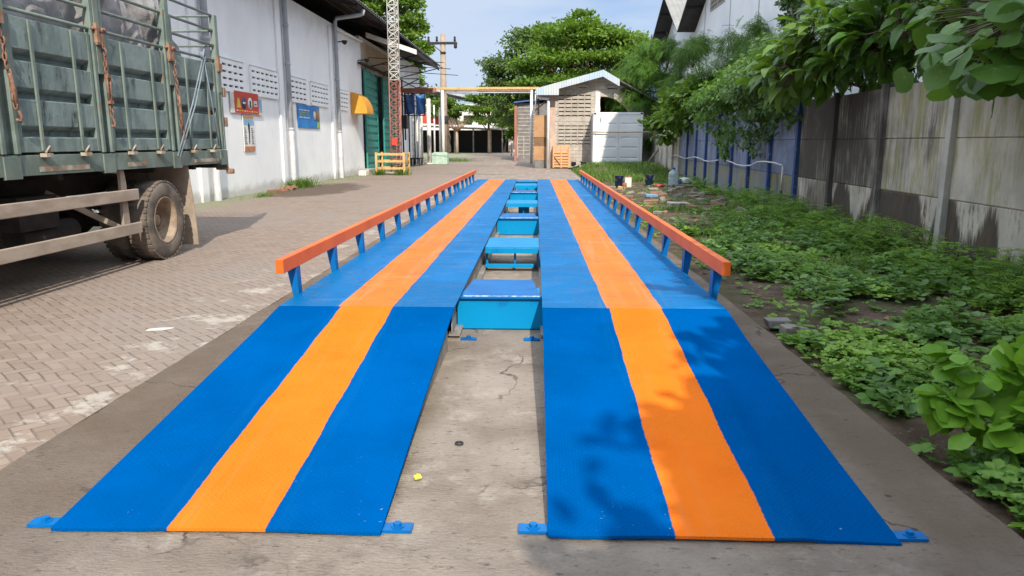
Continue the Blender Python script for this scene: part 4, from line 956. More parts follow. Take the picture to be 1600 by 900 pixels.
# ================================================================== RIGHT WAREHOUSE
RX = 8.0
rw = thing('gabled_warehouse', (16, 20, 0), 'tall bluish white warehouse with two gables rising behind the overgrown fence', 'warehouse')
zv = 7.0; sl_ = .5
mb = MB()
def gable(y0_, yr, y1_, x, t): return [(y0_, -.1), (y1_, -.1), (y1_, zv), (yr, zv + (y1_ - yr) * sl_), (y0_, zv + (y1_ - yr) * sl_ - (yr - y0_) * sl_)]
mb.prism(gable(15.3, 27.2, 39.1, RX, 0), 'X', RX, RX + .25).prism([(39.11, -.1), (49, -.1), (49, 7.0), (44.05, 9.45), (39.11, 7.0)], 'X', RX + .05, RX + .25)
mb.prism([(-12, -.1), (15.29, -.1), (15.29, 7), (1.6, 13), (-12, 6.5)], 'X', RX, RX + .25)
mb.box(RX + .2, 26, 48.8, 49, -.1, 7); mb.box(RX + .2, 26, -12, -11.8, -.1, 6.5)
mb.build('wall', M['bluewall'], rw)
def rslope(ya, za, yb, zb, x0, name):
    p = MB(); n_ = 90
    p.add([(x0, ya, za), (26, ya, za), (26, yb, zb), (x0, yb, zb)], [(0, 1, 2, 3)], 0)
    p.add([(x0, ya, za - .06), (26, ya, za - .06), (26, yb, zb - .06), (x0, yb, zb - .06)], [(3, 2, 1, 0)], 1)
    p.add([(x0, ya, za), (x0, yb, zb), (x0, yb, zb - .06), (x0, ya, za - .06)], [(0, 1, 2, 3)], 0)
    r = p.build(name, [M['roofgrey'], M['roofdark']], rw, fixn=False)
    for q in (.25, .55, .85):
        y = ya + (yb - ya) * q; z = za + (zb - za) * q
        MB().box(x0 + .02, 14, y - .05, y + .05, z - .18, z - .07).build('purlin', M['dark'], r)
M['roofgrey'] = corr_mat('light_grey_roof_sheet', (.25, .235, .21), (.19, .18, .16), .25, 'X')
rslope(27.2, 13.15, 39.5, 7.02, 7.15, 'roof_slope'); rslope(14.9, 7.0, 27.2, 13.15, 7.15, 'roof_slope'); rslope(39.55, 7.05, 44.05, 9.55, 7.15, 'roof_slope'); rslope(44.05, 9.55, 49.6, 6.85, 7.15, 'roof_slope')
rslope(1.6, 13.1, 14.85, 7.02, 7.15, 'roof_slope'); rslope(-12.4, 6.4, 1.6, 13.1, 7.15, 'roof_slope')
for a, b, z0 in ((33.3, 34.55, 7.35), (34.65, 35.9, 7.35)):
    g = MB()
    for i in range(6): g.box(RX - .03, RX - .004, a, b, z0 + i * .2, z0 + i * .2 + .06)
    for i in range(6): y = a + (b - a) * i / 5; g.box(RX - .028, RX - .005, y - .04, y + .04, z0, z0 + 1.06)
    v = g.build('breeze_block_vent', M['cement'], rw); MB().box(RX - .0035, RX - .0015, a, b, z0, z0 + 1.06).build('vent_void', M['black'], v)
for y in (37.0, 32.3, 28.2): MB().box(RX - .012, RX - .001, y - .03, y + .03, 0, 9).build('panel_joint', M['steelgrey'], rw)
MB().tube([(RX - .12, 39.2, 0), (RX - .12, 39.2, 6.6)], .09, 10).build('downpipe', M['offwhite'], rw)
MB().box(7.45, 7.99, 22.4, 23.2, 0, 13).build('pilaster', mat('cream_pilaster_paint', (.66, .63, .54), (.55, .52, .45), 1, coord='Position'), rw)

# ================================================================== SHED, CONTAINER, THINGS AT THE FAR END
sh = thing('block_shed', (3.5, 46, 0), 'bare block shed with pale blue roof edge and a hole in its gable', 'shed')
# front wall with the broken hole as a real opening (polygon ring)
xr0, xr1, yw = .86, 7.6, 43.0
zt = lambda x: 4.27 + (x - .04) * .268 if x < 3.70 else 5.25 - (x - 3.70) * .55
hole = [(3.60, 2.75), (3.66, 3.35), (3.58, 3.75), (3.68, 4.0), (4.1, 3.98), (4.5, 3.85), (4.95, 3.5), (5.2, 3.2), (5.35, 3.0), (5.4, 2.75)]
poly = [(xr0, -.1), (xr1, -.1), (xr1, 2.75)] + hole[::-1] + [(3.0, 2.75), (xr0, 2.75)]
mb = MB().prism([(xr0, -.1), (xr1, -.1), (xr1, 2.75), (xr0, 2.75)], 'Y', yw, yw + .15)
mb.prism([(xr0, 2.75)] + hole[:4] + [(3.70, zt(3.70)), (xr0, zt(xr0))], 'Y', yw, yw + .15)
mb.prism(hole[3:] + [(xr1, 2.75), (xr1, zt(xr1)), (3.70, zt(3.70))], 'Y', yw, yw + .15)
mb.box(xr0, xr0 + .15, yw + .15, 52, -.1, 4.2).box(xr1 - .15, xr1, yw + .15, 52, -.1, 2.9).box(xr0, xr1, 52, 52.15, -.1, 2.9)
mb.build('wall', M['block'], sh)
rm = MB()
for xa, za, xb, zb in ((.04, 4.33, 3.70, 5.31), (3.70, 5.31, 8.0, 2.95)):
    rm.add([(xa, 42.2, za), (xb, 42.2, zb), (xb, 52.5, zb), (xa, 52.5, za), (xa, 42.2, za + .05), (xb, 42.2, zb + .05), (xb, 52.5, zb + .05), (xa, 52.5, za + .05)], [(0, 3, 2, 1), (4, 5, 6, 7), (0, 1, 5, 4), (2, 3, 7, 6), (0, 4, 7, 3), (1, 2, 6, 5)])
ro = rm.build('roof', M['rooftop'], sh)
MB().prism([(.02, 4.04), (1.27, 4.04), (1.27, 4.38), (3.68, 5.02), (4.6, 4.50), (4.6, 4.87), (3.70, 5.38), (.02, 4.40)], 'Y', 42.12, 42.19).build('barge_board', M['skyroof'], ro)
MB().box(-.02, .03, 42.2, 52, 4.15, 4.36).build('gutter', M['skyroof'], ro)
def lattice(x0, x1, z0, z1, nc, nr):
    v = MB()
    for i in range(nr):
        for j in range(nc):
            w = (x1 - x0) / nc; h = (z1 - z0) / nr; a = x0 + j * w; z = z0 + i * h
            v.box(a + .03, a + w - .03, yw - .022, yw - .012, z + .02, z + h * .30, 1)
            v.box(a + .03, a + w - .03, yw - .03, yw - .002, z + h * .31, z + h * .98, 0)
    for j in range(nc + 1): a = x0 + (x1 - x0) * j / nc; v.box(a - .025, a + .025, yw - .045, yw - .003, z0, z1, 0)
    v.build('breeze_block_vent', [M['cement'], M['black']], sh)
lattice(1.27, 3.12, 2.92, 4.25, 5, 6); lattice(1.27, 3.12, 1.35, 2.55, 5, 6); lattice(2.4, 2.9, 4.45, 4.65, 1, 1); lattice(4.0, 4.5, 4.4, 4.62, 1, 1)
MB().prism([(1.02, 0), (7.44, 0), (7.44, 2.85), (3.7, 4.9), (1.02, 4.2)], 'Y', 46, 46.1).build('dark_backing', M['dark'], sh)  # dark panel added inside so no bright sky shows through the hole
MB().box(xr0 + .01, 3.4, yw - .012, yw - .001, 2.62, 2.85).build('ring_beam', M['cement'], sh)
MB().box(3.36, 3.62, yw - .05, yw - .001, 2.76, 4.25).build('broken_pier', M['offwhite'], sh, bevel=.03)
MB().box(.80, 1.12, yw - .06, yw - .001, -.1, 4.1).build('corner_pier', mat('pinkish_render', (.52, .38, .3), (.42, .3, .24), 3), sh)
MB().tube([(.70, 42.6, 0), (.70, 42.6, 3.75), (.62, 42.6, 3.87), (.08, 42.55, 3.95), (.02, 42.55, 4.2)], .085, 10).build('downpipe', M['white'], sh)
for q in (2.05, 2.6): MB().box(q, q + .28, yw - .018, yw - .002, .12, .36).build('weep_opening', M['black'], sh)
# dark wall behind the gantry post
t = thing('block_outbuilding', (-.6, 60, 0), 'dark grey block wall building standing beyond the gantry in tree shade', 'outbuilding')
MB().box(-1.5, 1.2, 60, 66, -.1, 4.5).build('wall', M['cementdark'], t)
mb = MB()
for i in range(14): mb.box(-1.42, -.0, 59.97, 59.998, .5 + i * .28, .56 + i * .28)
for x in (-1.45, -.95, -.45): mb.box(x - .03, x + .03, 59.965, 59.999, .2, 1.9)
mb.build('breeze_block_vent', M['cement'], t); MB().box(-1.7, -1.51, 59.9, 60.1, 0, 4.3).build('door_post', M['redmast'], t)
MB().prism([(-1.75, 4.5), (2, 4.9), (2, 5), (-1.75, 4.6)], 'Y', 59.6, 66.5).build('roof', M['navy2'], t)
# orange cabinets at the shed's corner
t = thing('wooden_cabinet', (0, 43.4, .55), 'orange brown boarded cabinet against the shed corner behind the white downpipe', 'cabinet')
MB().box(-.10, .62, 43.2, 44.2, 1.75, 2.98).build('upper_board', M['plyorange'], t, bevel=.01)
MB().box(-.10, .62, 43.22, 44.2, 1.25, 1.745).build('middle_lattice', M['plybrown'], t, bevel=.01)
MB().box(-.10, .62, 43.2, 44.2, .45, 1.245).build('lower_board', M['plyorange'], t, bevel=.01)
MB().box(-.05, .6, 43.2, 44, -.02, .445).build('base_block', M['cementdark'], t, bevel=.02)
mb = MB(); mb.tube([(.1, 43.4, 2.98), (.12, 43.4, 3.42)], .05, 6).tube([(-.05, 43.4, 3.25), (.55, 43.4, 3.75)], .05, 6)
mb.build('roof_stick', M['plank'], t)
t = thing('wooden_crate', (1.3, 42.4, 0), 'fresh orange slatted wooden crate leaning on the shed wall', 'crate')
for i in range(8): MB().box(.98, 1.93, 42.42, 42.45, .08 + i * .155, .19 + i * .155).build('slat', M['wood'], t)
for x in (1.01, 1.45, 1.89): MB().box(x - .04, x + .04, 42.37, 42.418, .05, 1.32).build('upright', M['wood'], t)
MB().bar((1.03, 42.35, .75), (1.42, 42.35, .25), .09, .03).build('brace', M['wood'], t)
MB().box(.98, 1.02, 42.46, 42.9, .05, 1.3).build('side_board', M['wood'], t); MB().box(1.89, 1.93, 42.46, 42.9, .05, 1.3).build('side_board', M['wood'], t)
# container
t = thing('shipping_container', (4.45, 44, .25), 'white shipping container end beside the block shed', 'container')
cx0, cx1, cy, cz0, cz1 = 3.12, 5.80, 41.0, .27, 3.06
MB().box(cx0 + .05, cx1 - .05, cy + .06, cy + 6, cz0 + .02, cz1 - .02).build('body', M['contwhite'], t)
fr = MB().box(cx0, cx0 + .13, cy, cy + .2, cz0, cz1).box(cx1 - .13, cx1, cy, cy + .2, cz0, cz1).box(cx0 + .131, cx1 - .131, cy, cy + .2, cz1 - .13, cz1).box(cx0 + .131, cx1 - .131, cy, cy + .2, cz0, cz0 + .13)
fr.build('end_frame', M['contwhite'], t, bevel=.008)
xm = (cx0 + cx1) / 2 + .04
for a, b in ((cx0 + .14, xm - .01), (xm + .01, cx1 - .14)):
    z0, z1 = cz0 + .14, cz1 - .14; poly = [(cy + .06, z0)]; y_ = cy + .02
    zs = [.30, .42, .86, .98, 1.38, 1.50, 2.12, 2.24]
    poly += [(y_, z0)]
    for i in range(0, 8, 2): poly += [(y_, cz0 + zs[i]), (y_ + .035, cz0 + zs[i] + .025), (y_ + .035, cz0 + zs[i + 1] - .025), (y_, cz0 + zs[i + 1])]
    poly += [(y_, z1), (cy + .06, z1)]
    d = MB().prism(poly, 'X', a + .12, b - .12).box(a, a + .119, y_ - .003, cy + .06, z0, z1).box(b - .119, b, y_ - .003, cy + .06, z0, z1).build('door', M['contwhite'], t)
mb = MB()
for x in (cx0, cx1 - .16):
    for z in (cz1 - .13, cz0): mb.box(x + .02, x + .14, cy - .012, cy - .001, z + .02, z + .11)
mb.build('corner_casting', M['dark'], t)
MB().box(cx0 + .38, cx0 + .42, cy - .01, cy + .018, 2.55, 2.78).build('door_handle', M['dark'], t)
o = MB().tube([(3.05, 40.85, 2.02), (4.6, 40.86, 2.0), (5.9, 40.8, 2.02), (7.4, 40.2, 2.1)], [.035, .032, .03, .024], 8)
tag(o.build('bamboo_pole', M['bamboo']), 'long dry bamboo pole lying level across the white container', 'pole')
o = MB().tube([(5.95, 39.9, .35), (6.9, 39.6, 1.75)], .07, 8); tag(o.build('leaning_log', M['plank']), 'pale weathered log leaning towards the grey fence end', 'log')
o = MB().tube([(6.35, 40, 2.05), (6.75, 39.7, 1.15)], .03, 6); tag(o.build('thin_stick', M['plank']), 'thin pale stick slanting down from the bamboo pole', 'stick')
mb = MB()
for i in range(7): mb.obox((6.2 + .25 * (i % 3), 39 + .3 * (i // 3), .3 + .05 * (i % 2)), (.5, .3, .09), (random.uniform(-.4, .4), random.uniform(-.4, .4), random.uniform(0, 3)))
tag(mb.build('slab_pile', M['brick']), 'pile of broken concrete slabs below the leaning log', 'rubble')
o = MB().tube([(2.3, 40, .22), (2.0, 41.2, .06), (1.85, 41.9, .02)], .05, 8); tag(o.build('drain_hose', M['dark']), 'short dark hose curving on the ground before the container', 'hose')
o = MB().obox((2.55, 41.8, .13), (.7, .3, .12), (0, .05, .3)); tag(o.build('cement_bag', M['offwhite'], bevel=.05), 'small whitish bag lying by the shed wall', 'bag')
# far end of the road
t = thing('lean_to_shed', (-11, 106, 0), 'long low open shed with dark interior at the end of the road', 'shed')
MB().prism([(-22, 3.9), (-3.9, 3.1), (-3.9, 3.25), (-22, 4.05)], 'Y', 103, 112).build('roof', M['cement'], t)
for x in (-20, -17, -14, -11.2, -8.6, -6.2, -4.6): MB().box(x - .09, x + .09, 103.3, 103.5, -.1, 3.2).build('post', M['plank'], t)
MB().box(-22, -4, 110, 110.2, -.1, 3.2).build('back_wall', M['dark'], t)
o = MB().box(-3.9, 1.2, 108, 108.25, -.1, 3.3); tag(o.build('boundary_wall', mat('peeling_painted_wall', (.16, .14, .13), (.11, .1, .09), 1, dirt=(.6, .55, .5), dscale=1.6, dlo=.56, dhi=.62)), 'dark far wall with white peeling patches beside the lean to shed', 'wall')
o = MB().box(-1.9, 3, 106, 106.25, -.1, 3.6); tag(o.build('boundary_wall', M['offwhite']), 'far white wall behind the small green sapling', 'wall')
t = thing('distant_building', (-13, 128, 0), 'pale far building with sloping roof glimpsed beneath the gantry', 'building')
MB().box(-24, -5, 124, 140, -.1, 7.6).build('wall', M['offwhite'], t); MB().prism([(-25, 11.4), (-4.6, 7.2), (-4.6, 7.5), (-25, 11.8)], 'Y', 123, 141).build('roof', M['pipe'], t)
for x in (-16, -13.6, -11.2, -8.8): MB().box(x - .7, x + .7, 123.96, 123.995, 4.3, 5.8).build('window', M['dark'], t)
o = MB().box(-15.2, -12.9, 100, 100.1, 3.9, 5.3); tag(o.build('shop_sign', M['redsign']), 'small red sign board far away beyond the white posts', 'sign')

# ================================================================== FENCE
def fence(name, label, k0, k1, kind):
    ym = 9.4 + 2.06 * k0
    t = thing(name, (fence_x(ym), ym, 0), label, 'fence')
    for k in range(k0, k1):
        a = 9.4 + 2.06 * k; b = a + 2.06; pa, pb = fence_x(a), fence_x(b)
        m = M['fenceblue'] if kind == 'blue' else M['fence']
        for r in range(3):
            z0 = .035 + .75 * r; z1 = z0 + .738
            mb = MB(); ins = .01
            mb.add([(pa + .02, a + .06, z0), (pb + .02, b - .06, z0), (pb + .07, b - .06, z0), (pa + .07, a + .06, z0), (pa + .02, a + .06, z1), (pb + .02, b - .06, z1), (pb + .07, b - .06, z1), (pa + .07, a + .06, z1)],
                   [(0, 3, 2, 1), (4, 5, 6, 7), (0, 1, 5, 4), (1, 2, 6, 5), (2, 3, 7, 6), (3, 0, 4, 7)])
            mb.add([(pa + .036, a + .06, z0 - .016), (pb + .036, b - .06, z0 - .016), (pb + .055, b - .06, z0 - .016), (pa + .055, a + .06, z0 - .016), (pa + .036, a + .06, z0 - .001), (pb + .036, b - .06, z0 - .001), (pb + .055, b - .06, z0 - .001), (pa + .055, a + .06, z0 - .001)],
                   [(0, 3, 2, 1), (4, 5, 6, 7), (0, 1, 5, 4), (1, 2, 6, 5), (2, 3, 7, 6), (3, 0, 4, 7)])
            o = mb.build('panel_slab', m, t, bevel=.008)
            if kind == 'grey':
                s_ = {-1: .38, 0: .51, 1: .62, 2: .67}.get(k, .32); 
                o['stain'] = s_ - (.16 if r == 0 else 0); o['rust'] = ([.46, .10, .05][r] if k <= 1 else [.36, .1, .05][r]); o['moss'] = [.38, .55, .56][r] if k <= 0 else .2
            elif kind == 'blue': o['stain'] = [.44, .36, .38][r] if k > 3 else [.52, .42, .45][r]; o['rust'] = [.22, .02, .0][r]; o['moss'] = [.62, .18, .1][r]
            else: o['stain'] = .36; o['rust'] = .1; o['moss'] = .4
        MB().add([(pa + .0, a, -.1), (pb + .0, b, -.1), (pb + .1, b, -.1), (pa + .1, a, -.1), (pa + .0, a, .03), (pb + .0, b, .03), (pb + .1, b, .03), (pa + .1, a, .03)],
                 [(0, 3, 2, 1), (4, 5, 6, 7), (0, 1, 5, 4), (1, 2, 6, 5), (2, 3, 7, 6), (3, 0, 4, 7)]).build('plinth', M['fence'], t)
    for k in range(k0, k1 + (1 if kind == 'pale' else 0)):
        a = 9.4 + 2.06 * k; x = fence_x(a)
        blue = kind == 'blue' and True
        o = MB().prism([(x - .065, -.1), (x + .1, -.1), (x + .1, 2.33), (x - .045, 2.33)], 'Y', a - .058, a + .058).build('post', M['postblue'] if blue else M['fencepost'], t, bevel=.008)
        o['stain'] = {0: .35, 1: .62, 2: .7}.get(k, .4); o['rust'] = .08; o['moss'] = .15
    return t
fence('stained_fence', 'near grey precast concrete fence with black and rusty brown stains', -6, 3, 'grey')
fence('blue_fence', 'worn blue painted concrete fence half covered by creepers', 3, 11, 'blue')
fence('pale_fence', 'far pale grey concrete fence section next to the container', 11, 17, 'pale')
# pipe along the blue fence
mb = MB(); pts = []
for i in range(26):
    y = 16.2 + (34 - 16.2) * i / 25; pts.append((fence_x(y) - .12 + .02 * math.sin(i * 1.9), y, .93 + .05 * math.sin(i * .9) - .05 * (i / 25) + (.06 if i < 4 else 0)))
mb.tube(pts, .017, 8).tube([(pts[0][0], 16.16, .97), (pts[0][0], 16.16, .46)], .017, 8)
o = tag(mb.build('water_pipe', M['offwhite']), 'pale wavy plastic water pipe running along the blue fence', 'pipe')
x = pts[0][0]; o = MB().tube([(x, 16.16, .45), (x - .01, 16.15, .25), (x - .05, 16.05, .1), (x - .16, 15.9, .03)], .03, 8); tag(o.build('black_hose', M['ink']), 'short black hose hanging from the pale pipe end on the blue fence', 'hose')

# ================================================================== VEGETATION
A = np.array
# far trees
make_tree('tree', 'big grey green fine leaved tree left of the crown behind the shed', (0.2, 76, -.1), (6, .35, (0, 76, 6.5)),
    [((-2.6, 76, 8.3), (2.6, 2.6, 1.9)), ((-.6, 75.5, 10.2), (2.6, 2.6, 1.9)), ((1.6, 76, 9.2), (2.6, 2.8, 2.0)), ((-2.9, 76, 5.9), (2.2, 2.4, 1.6)), ((-1.0, 74.6, 6.8), (2.4, 2.4, 1.9)), ((1.5, 75, 11.3), (2.2, 2.4, 1.3)), ((-3.9, 76, 7.2), (1.3, 1.8, 1.4)), ((-2.6, 77, 4.2), (2.0, 2.0, 1.2)), ((.4, 76, 5), (2, 2, 1.5))],
    17000, .28, SMALL, L['tree2'], 'tree', None, sub=16, spread=.22, up=.6, droop=.5)
make_tree('tree', 'broad layered bright green tree rising behind the block shed roof', (5.6, 70, -.1), (5.5, .4, (5.2, 70, 6.5)),
    [((3.4, 69.5, 10.3), (2.9, 2.9, 1.5)), ((6.6, 70, 9.9), (3.0, 3, 1.3)), ((1.2, 69.3, 8.2), (2.6, 2.5, 1.4)), ((4.6, 68, 8.4), (3.4, 2.6, .8)), ((8.3, 69, 8.4), (2.6, 2.6, 1.3)), ((.6, 68.5, 6.5), (2.3, 2.4, .8)), ((3.4, 67.5, 6.6), (2.6, 2.2, .7)), ((6.4, 68, 6.6), (2.7, 2.3, .8)), ((1.7, 69, 4.9), (2.6, 2, .7)), ((8.6, 70, 10.3), (1.5, 2, .9)), ((4.0, 70.5, 12.2), (1.5, 1.8, .7)), ((4.6, 71.5, 9), (4.5, 2.2, 2.4)), ((-.4, 69, 4.2), (1.6, 1.8, .7)), ((4.6, 70.5, 11.1), (2.4, 2.4, .8)), ((2.5, 71.5, 6.5), (3.6, 2.2, 2.2)), ((6.8, 71.5, 6.8), (3.6, 2.2, 2.2))],
    21500, .31, SMALL, L['bright'], 'tree', None, sub=9, spread=.26, up=1.1, shell=.75)
make_tree('tree', 'green leafy tree rising over the warehouse roof on the left', (-12, 64.5, -.1), (8, .35, (-11.6, 64.5, 9)),
    [((-11.3, 64.5, 12.6), (1.7, 2, 1.5)), ((-10.4, 64, 10.8), (1.3, 1.8, 1.0)), ((-9.7, 64, 8.9), (1.0, 1.6, .7)), ((-12.8, 64.5, 13.8), (2, 2, 1.2)), ((-11.8, 64.5, 10), (1.7, 1.8, 1.4)), ((-10.6, 64.5, 8.0), (1.1, 1.5, .9)), ((-10.3, 63.5, 5.8), (1.0, 1.4, 1.2)), ((-9.8, 63.5, 4.6), (.8, 1.2, .7)), ((-14.5, 64.5, 12), (2, 2, 2)), ((-12, 64.5, 7), (2, 1.5, 2))],
    13000, .32, SMALL, L['bright'], 'tree', None, sub=14, spread=.22, up=1.0)
make_tree('tree', 'small tiered tree in front of the far low shed under the gantry', (-6.1, 98, -.1), (3, .17, (-6.1, 98, 6.6)),
    [((-6.2, 98, 7.9), (1.6, 1.8, .55)), ((-7.6, 98, 6.9), (2.2, 2, .5)), ((-4.5, 98, 6.6), (2.2, 2, .5)), ((-8.3, 97.5, 5.5), (2.1, 2, .45)), ((-5.6, 97, 5.3), (2.6, 2, .45)), ((-3.2, 98, 5.2), (1.8, 1.8, .45)), ((-7.6, 97.5, 4.1), (2.2, 1.8, .4)), ((-4.6, 97, 4.0), (2.2, 1.8, .45)), ((-2.6, 98, 3.9), (1.4, 1.5, .4)), ((-6.4, 98.5, 6.0), (2.4, 1.5, 1.4))],
    6500, .32, SMALL, L['bright'], 'tree', None, sub=12, spread=.2, up=1.6, shell=.6)
make_tree('tree', 'dark green round tree beside the utility pole far down the road', (-11.6, 100, -.1), (3.5, .2, (-11.6, 100, 5.2)),
    [((-11.9, 100, 6.3), (1.3, 1.5, .9)), ((-13, 100, 5.9), (1.4, 1.6, .9)), ((-10.8, 100, 5.6), (1.1, 1.4, .7)), ((-12.4, 99.5, 5.0), (1.6, 1.6, .7))],
    3600, .34, SMALL, L['tree'], 'tree', None, sub=9, spread=.25)
t = thing('pruned_tree', (-10.2, 97, 0), 'pruned small tree with bare pinkish twigs beyond the utility pole', 'tree')
mb = MB().tube([(-10.2, 97, -.1), (-10.2, 97, 2.8)], [.22, .17], 8)
mb.build('trunk', M['polecon'], t); mb = MB()
for i in range(46):
    a = random.uniform(0, 6.28); r = random.uniform(.7, 2.3); h = random.uniform(1.0, 1.9)
    mb.tube([(-10.2, 97, 2.75), (-10.2 + r * .45 * math.cos(a), 97 + r * .45 * math.sin(a), 3.3), (-10.2 + r * math.cos(a), 97 + r * math.sin(a), 2.8 + h)], [.05, .035, .015], 4)
mb.build('crown', mat('pinkish_twigs', (.36, .23, .18), (.26, .15, .11), 3), t)
make_tree('sapling', 'tiny green sapling before the far white wall', (-2.6, 80, 0), (1.2, .04, (-2.6, 80, 1.5)), [((-2.6, 80, 1.9), (.5, .5, .55)), ((-2.5, 80, 2.6), (.35, .35, .3))], 420, .26, SMALL, L['bright'], 'plant', limbs=False)
make_tree('tree', 'tall dark tree mass beyond the far white wall at right', (1.5, 118, 0), (4, .3, (1.5, 118, 5)), [((-1, 118, 6), (4, 3, 3)), ((4, 118, 7), (4, 3, 3.5)), ((-4, 120, 4.6), (3, 2, 2))], 7000, .5, SMALL, L['tree'], 'tree')
make_tree('tree', 'distant tree crown over the far building roof', (-19, 146, 0), (5, .3, (-19, 146, 7)), [((-20, 146, 8.5), (4, 3, 2.5)), ((-26, 146, 9), (5, 3, 3))], 6000, .6, SMALL, L['tree2'], 'tree')

def fronds(name, label, base, trunkpts, blobs, n, size, lm, droop=.75, cat='tree', sub=12, spread=.30):
    t = thing(name, base, label, cat); mb = MB()
    for pts, r in trunkpts: mb.tube(pts, [r * (1 - .7 * i / max(1, len(pts) - 1)) for i in range(len(pts))], 7)
    b0 = Vector(trunkpts[0][0][-1])
    for b in blobs:
        c = Vector(b[0]); mb.tube([b0, b0.lerp(c, .5) + Vector((0, 0, .2)), c], [.035, .022, .008], 5)
        for _ in range(5): e = c + Vector([random.uniform(-.9, .9) * q for q in b[1]]); mb.tube([b0.lerp(c, .6), c.lerp(e, .5), e], [.018, .012, .005], 4)
    mb.build('trunk', M['bark'], t)
    P, D, K = blob_points(blobs, n, sub, spread, .5); D[:, 2] = D[:, 2] * .4
    T = unit(D + rng.normal(size=D.shape) * .45 + A([0, 0, -droop])); Nn = unit(A([0, 0, 1.]) + D * .7 + rng.normal(size=D.shape) * .35)
    leaves('crown', FEATHER, P, T, Nn, size * (.6 + .7 * rng.random(len(P))), lm, t, tint=.65 * K + .35 * rng.random(len(P)))
    return t
fronds('feathery_tree', 'dense feathery green tree behind the white container', (7.0, 43.3, .2), [([(7.0, 43.3, 0), (6.9, 43, 2), (7.0, 43, 4.2)], .12), ([(7.4, 43.3, 0), (7.4, 43, 3.8)], .08)],
    [((5.3, 43.5, 4.0), (.75, 1, .7)), ((5.7, 43.2, 5.3), (.9, 1, .9)), ((6.5, 43, 6.4), (.8, 1, .7)), ((7.4, 42.6, 6.1), (.6, 1, .9)), ((6.5, 42.6, 4.9), (.9, 1, .9)), ((7.4, 42.4, 4.5), (.6, 1, 1.0)), ((5.8, 43, 3.7), (.8, .9, .45)), ((6.9, 42.6, 3.2), (.6, 1, .8)), ((7.3, 42.4, 2.6), (.5, .8, .9)), ((7.0, 42.6, 1.5), (.5, .7, .8)), ((4.6, 44, 4.3), (.5, .8, .6))], 5600, .50, L['leuc'], .8)
fronds('feathery_tree', 'thin feathery tree against the white wall between the two gables', (6.9, 33, .1), [([(6.9, 33, 0), (6.9, 33, 2.5), (7.0, 33, 4.2)], .08)],
    [((6.6, 33.2, 4.9), (.5, .7, .9)), ((6.4, 34, 3.9), (.6, .8, .8)), ((7.1, 34, 5.6), (.45, .7, .6)), ((7.0, 33, 2.9), (.9, .9, .6))], 2100, .40, L['leuc'], .8)
fronds('feathery_tree', 'feathery shrub with drooping fronds in front of the tall white wall', (6.9, 28, .1), [([(6.9, 28, 0), (7.0, 28, 2.3), (7.1, 28, 3.8)], .08), ([(7.3, 27, 0), (7.5, 26.8, 4)], .06)],
    [((7.25, 28.4, 4.9), (.5, .7, .7)), ((7.5, 27.2, 5.2), (.45, .6, .55)), ((6.8, 28.4, 4.0), (.8, .8, .6)), ((7.5, 26.8, 4.3), (.7, .8, .7)), ((6.5, 28, 3.1), (.8, .8, .6)), ((7.6, 26, 3.6), (.7, .8, .7)), ((6.9, 27.2, 3.0), (.9, .8, .6)), ((7.6, 25, 4.6), (.4, .6, .5))], 3000, .38, L['leuc'], .85)
def big_leaf_plant(name, label, base, stems, blobs, n, size, tpl, lm, cat='shrub', droop=.5, up=.8, sub=10, out=(0, 0, 0), spread=.3, mats2=True):
    t = thing(name, base, label, cat); mb = MB()
    for pts, r in stems: mb.tube(pts, [r * (1 - .6 * i / max(1, len(pts) - 1)) for i in range(len(pts))], 6)
    P, D, K = blob_points(blobs, n, sub, spread, .5)
    T = unit(D + rng.normal(size=D.shape) * .4 + A([0, 0, -droop]) + A(out)); Nn = unit(A([0, 0, up]) + D * .5 + rng.normal(size=D.shape) * .35 + A(out) * .8)
    tips = [Vector(s_[0][-1]) for s_ in stems]
    for i in range(0, len(P), max(1, len(P) // 160)):
        p = Vector(P[i]); s0 = min(tips, key=lambda q: (q - p).length)
        if (s0 - p).length < (2.2 if cat != 'plant' else .0): mb.tube([s0, s0.lerp(p, .5) + Vector((0, 0, .06)), p], [.012, .009, .005], 4)
    mb.build('stem', M['bark'] if cat in ('tree', 'shrub') else L['stem'], t)
    leaves('foliage', tpl, P, T, Nn, size * (.65 + .6 * rng.random(len(P))), [lm, L['vein']], t, tint=.55 * K + .45 * rng.random(len(P)))
    return t
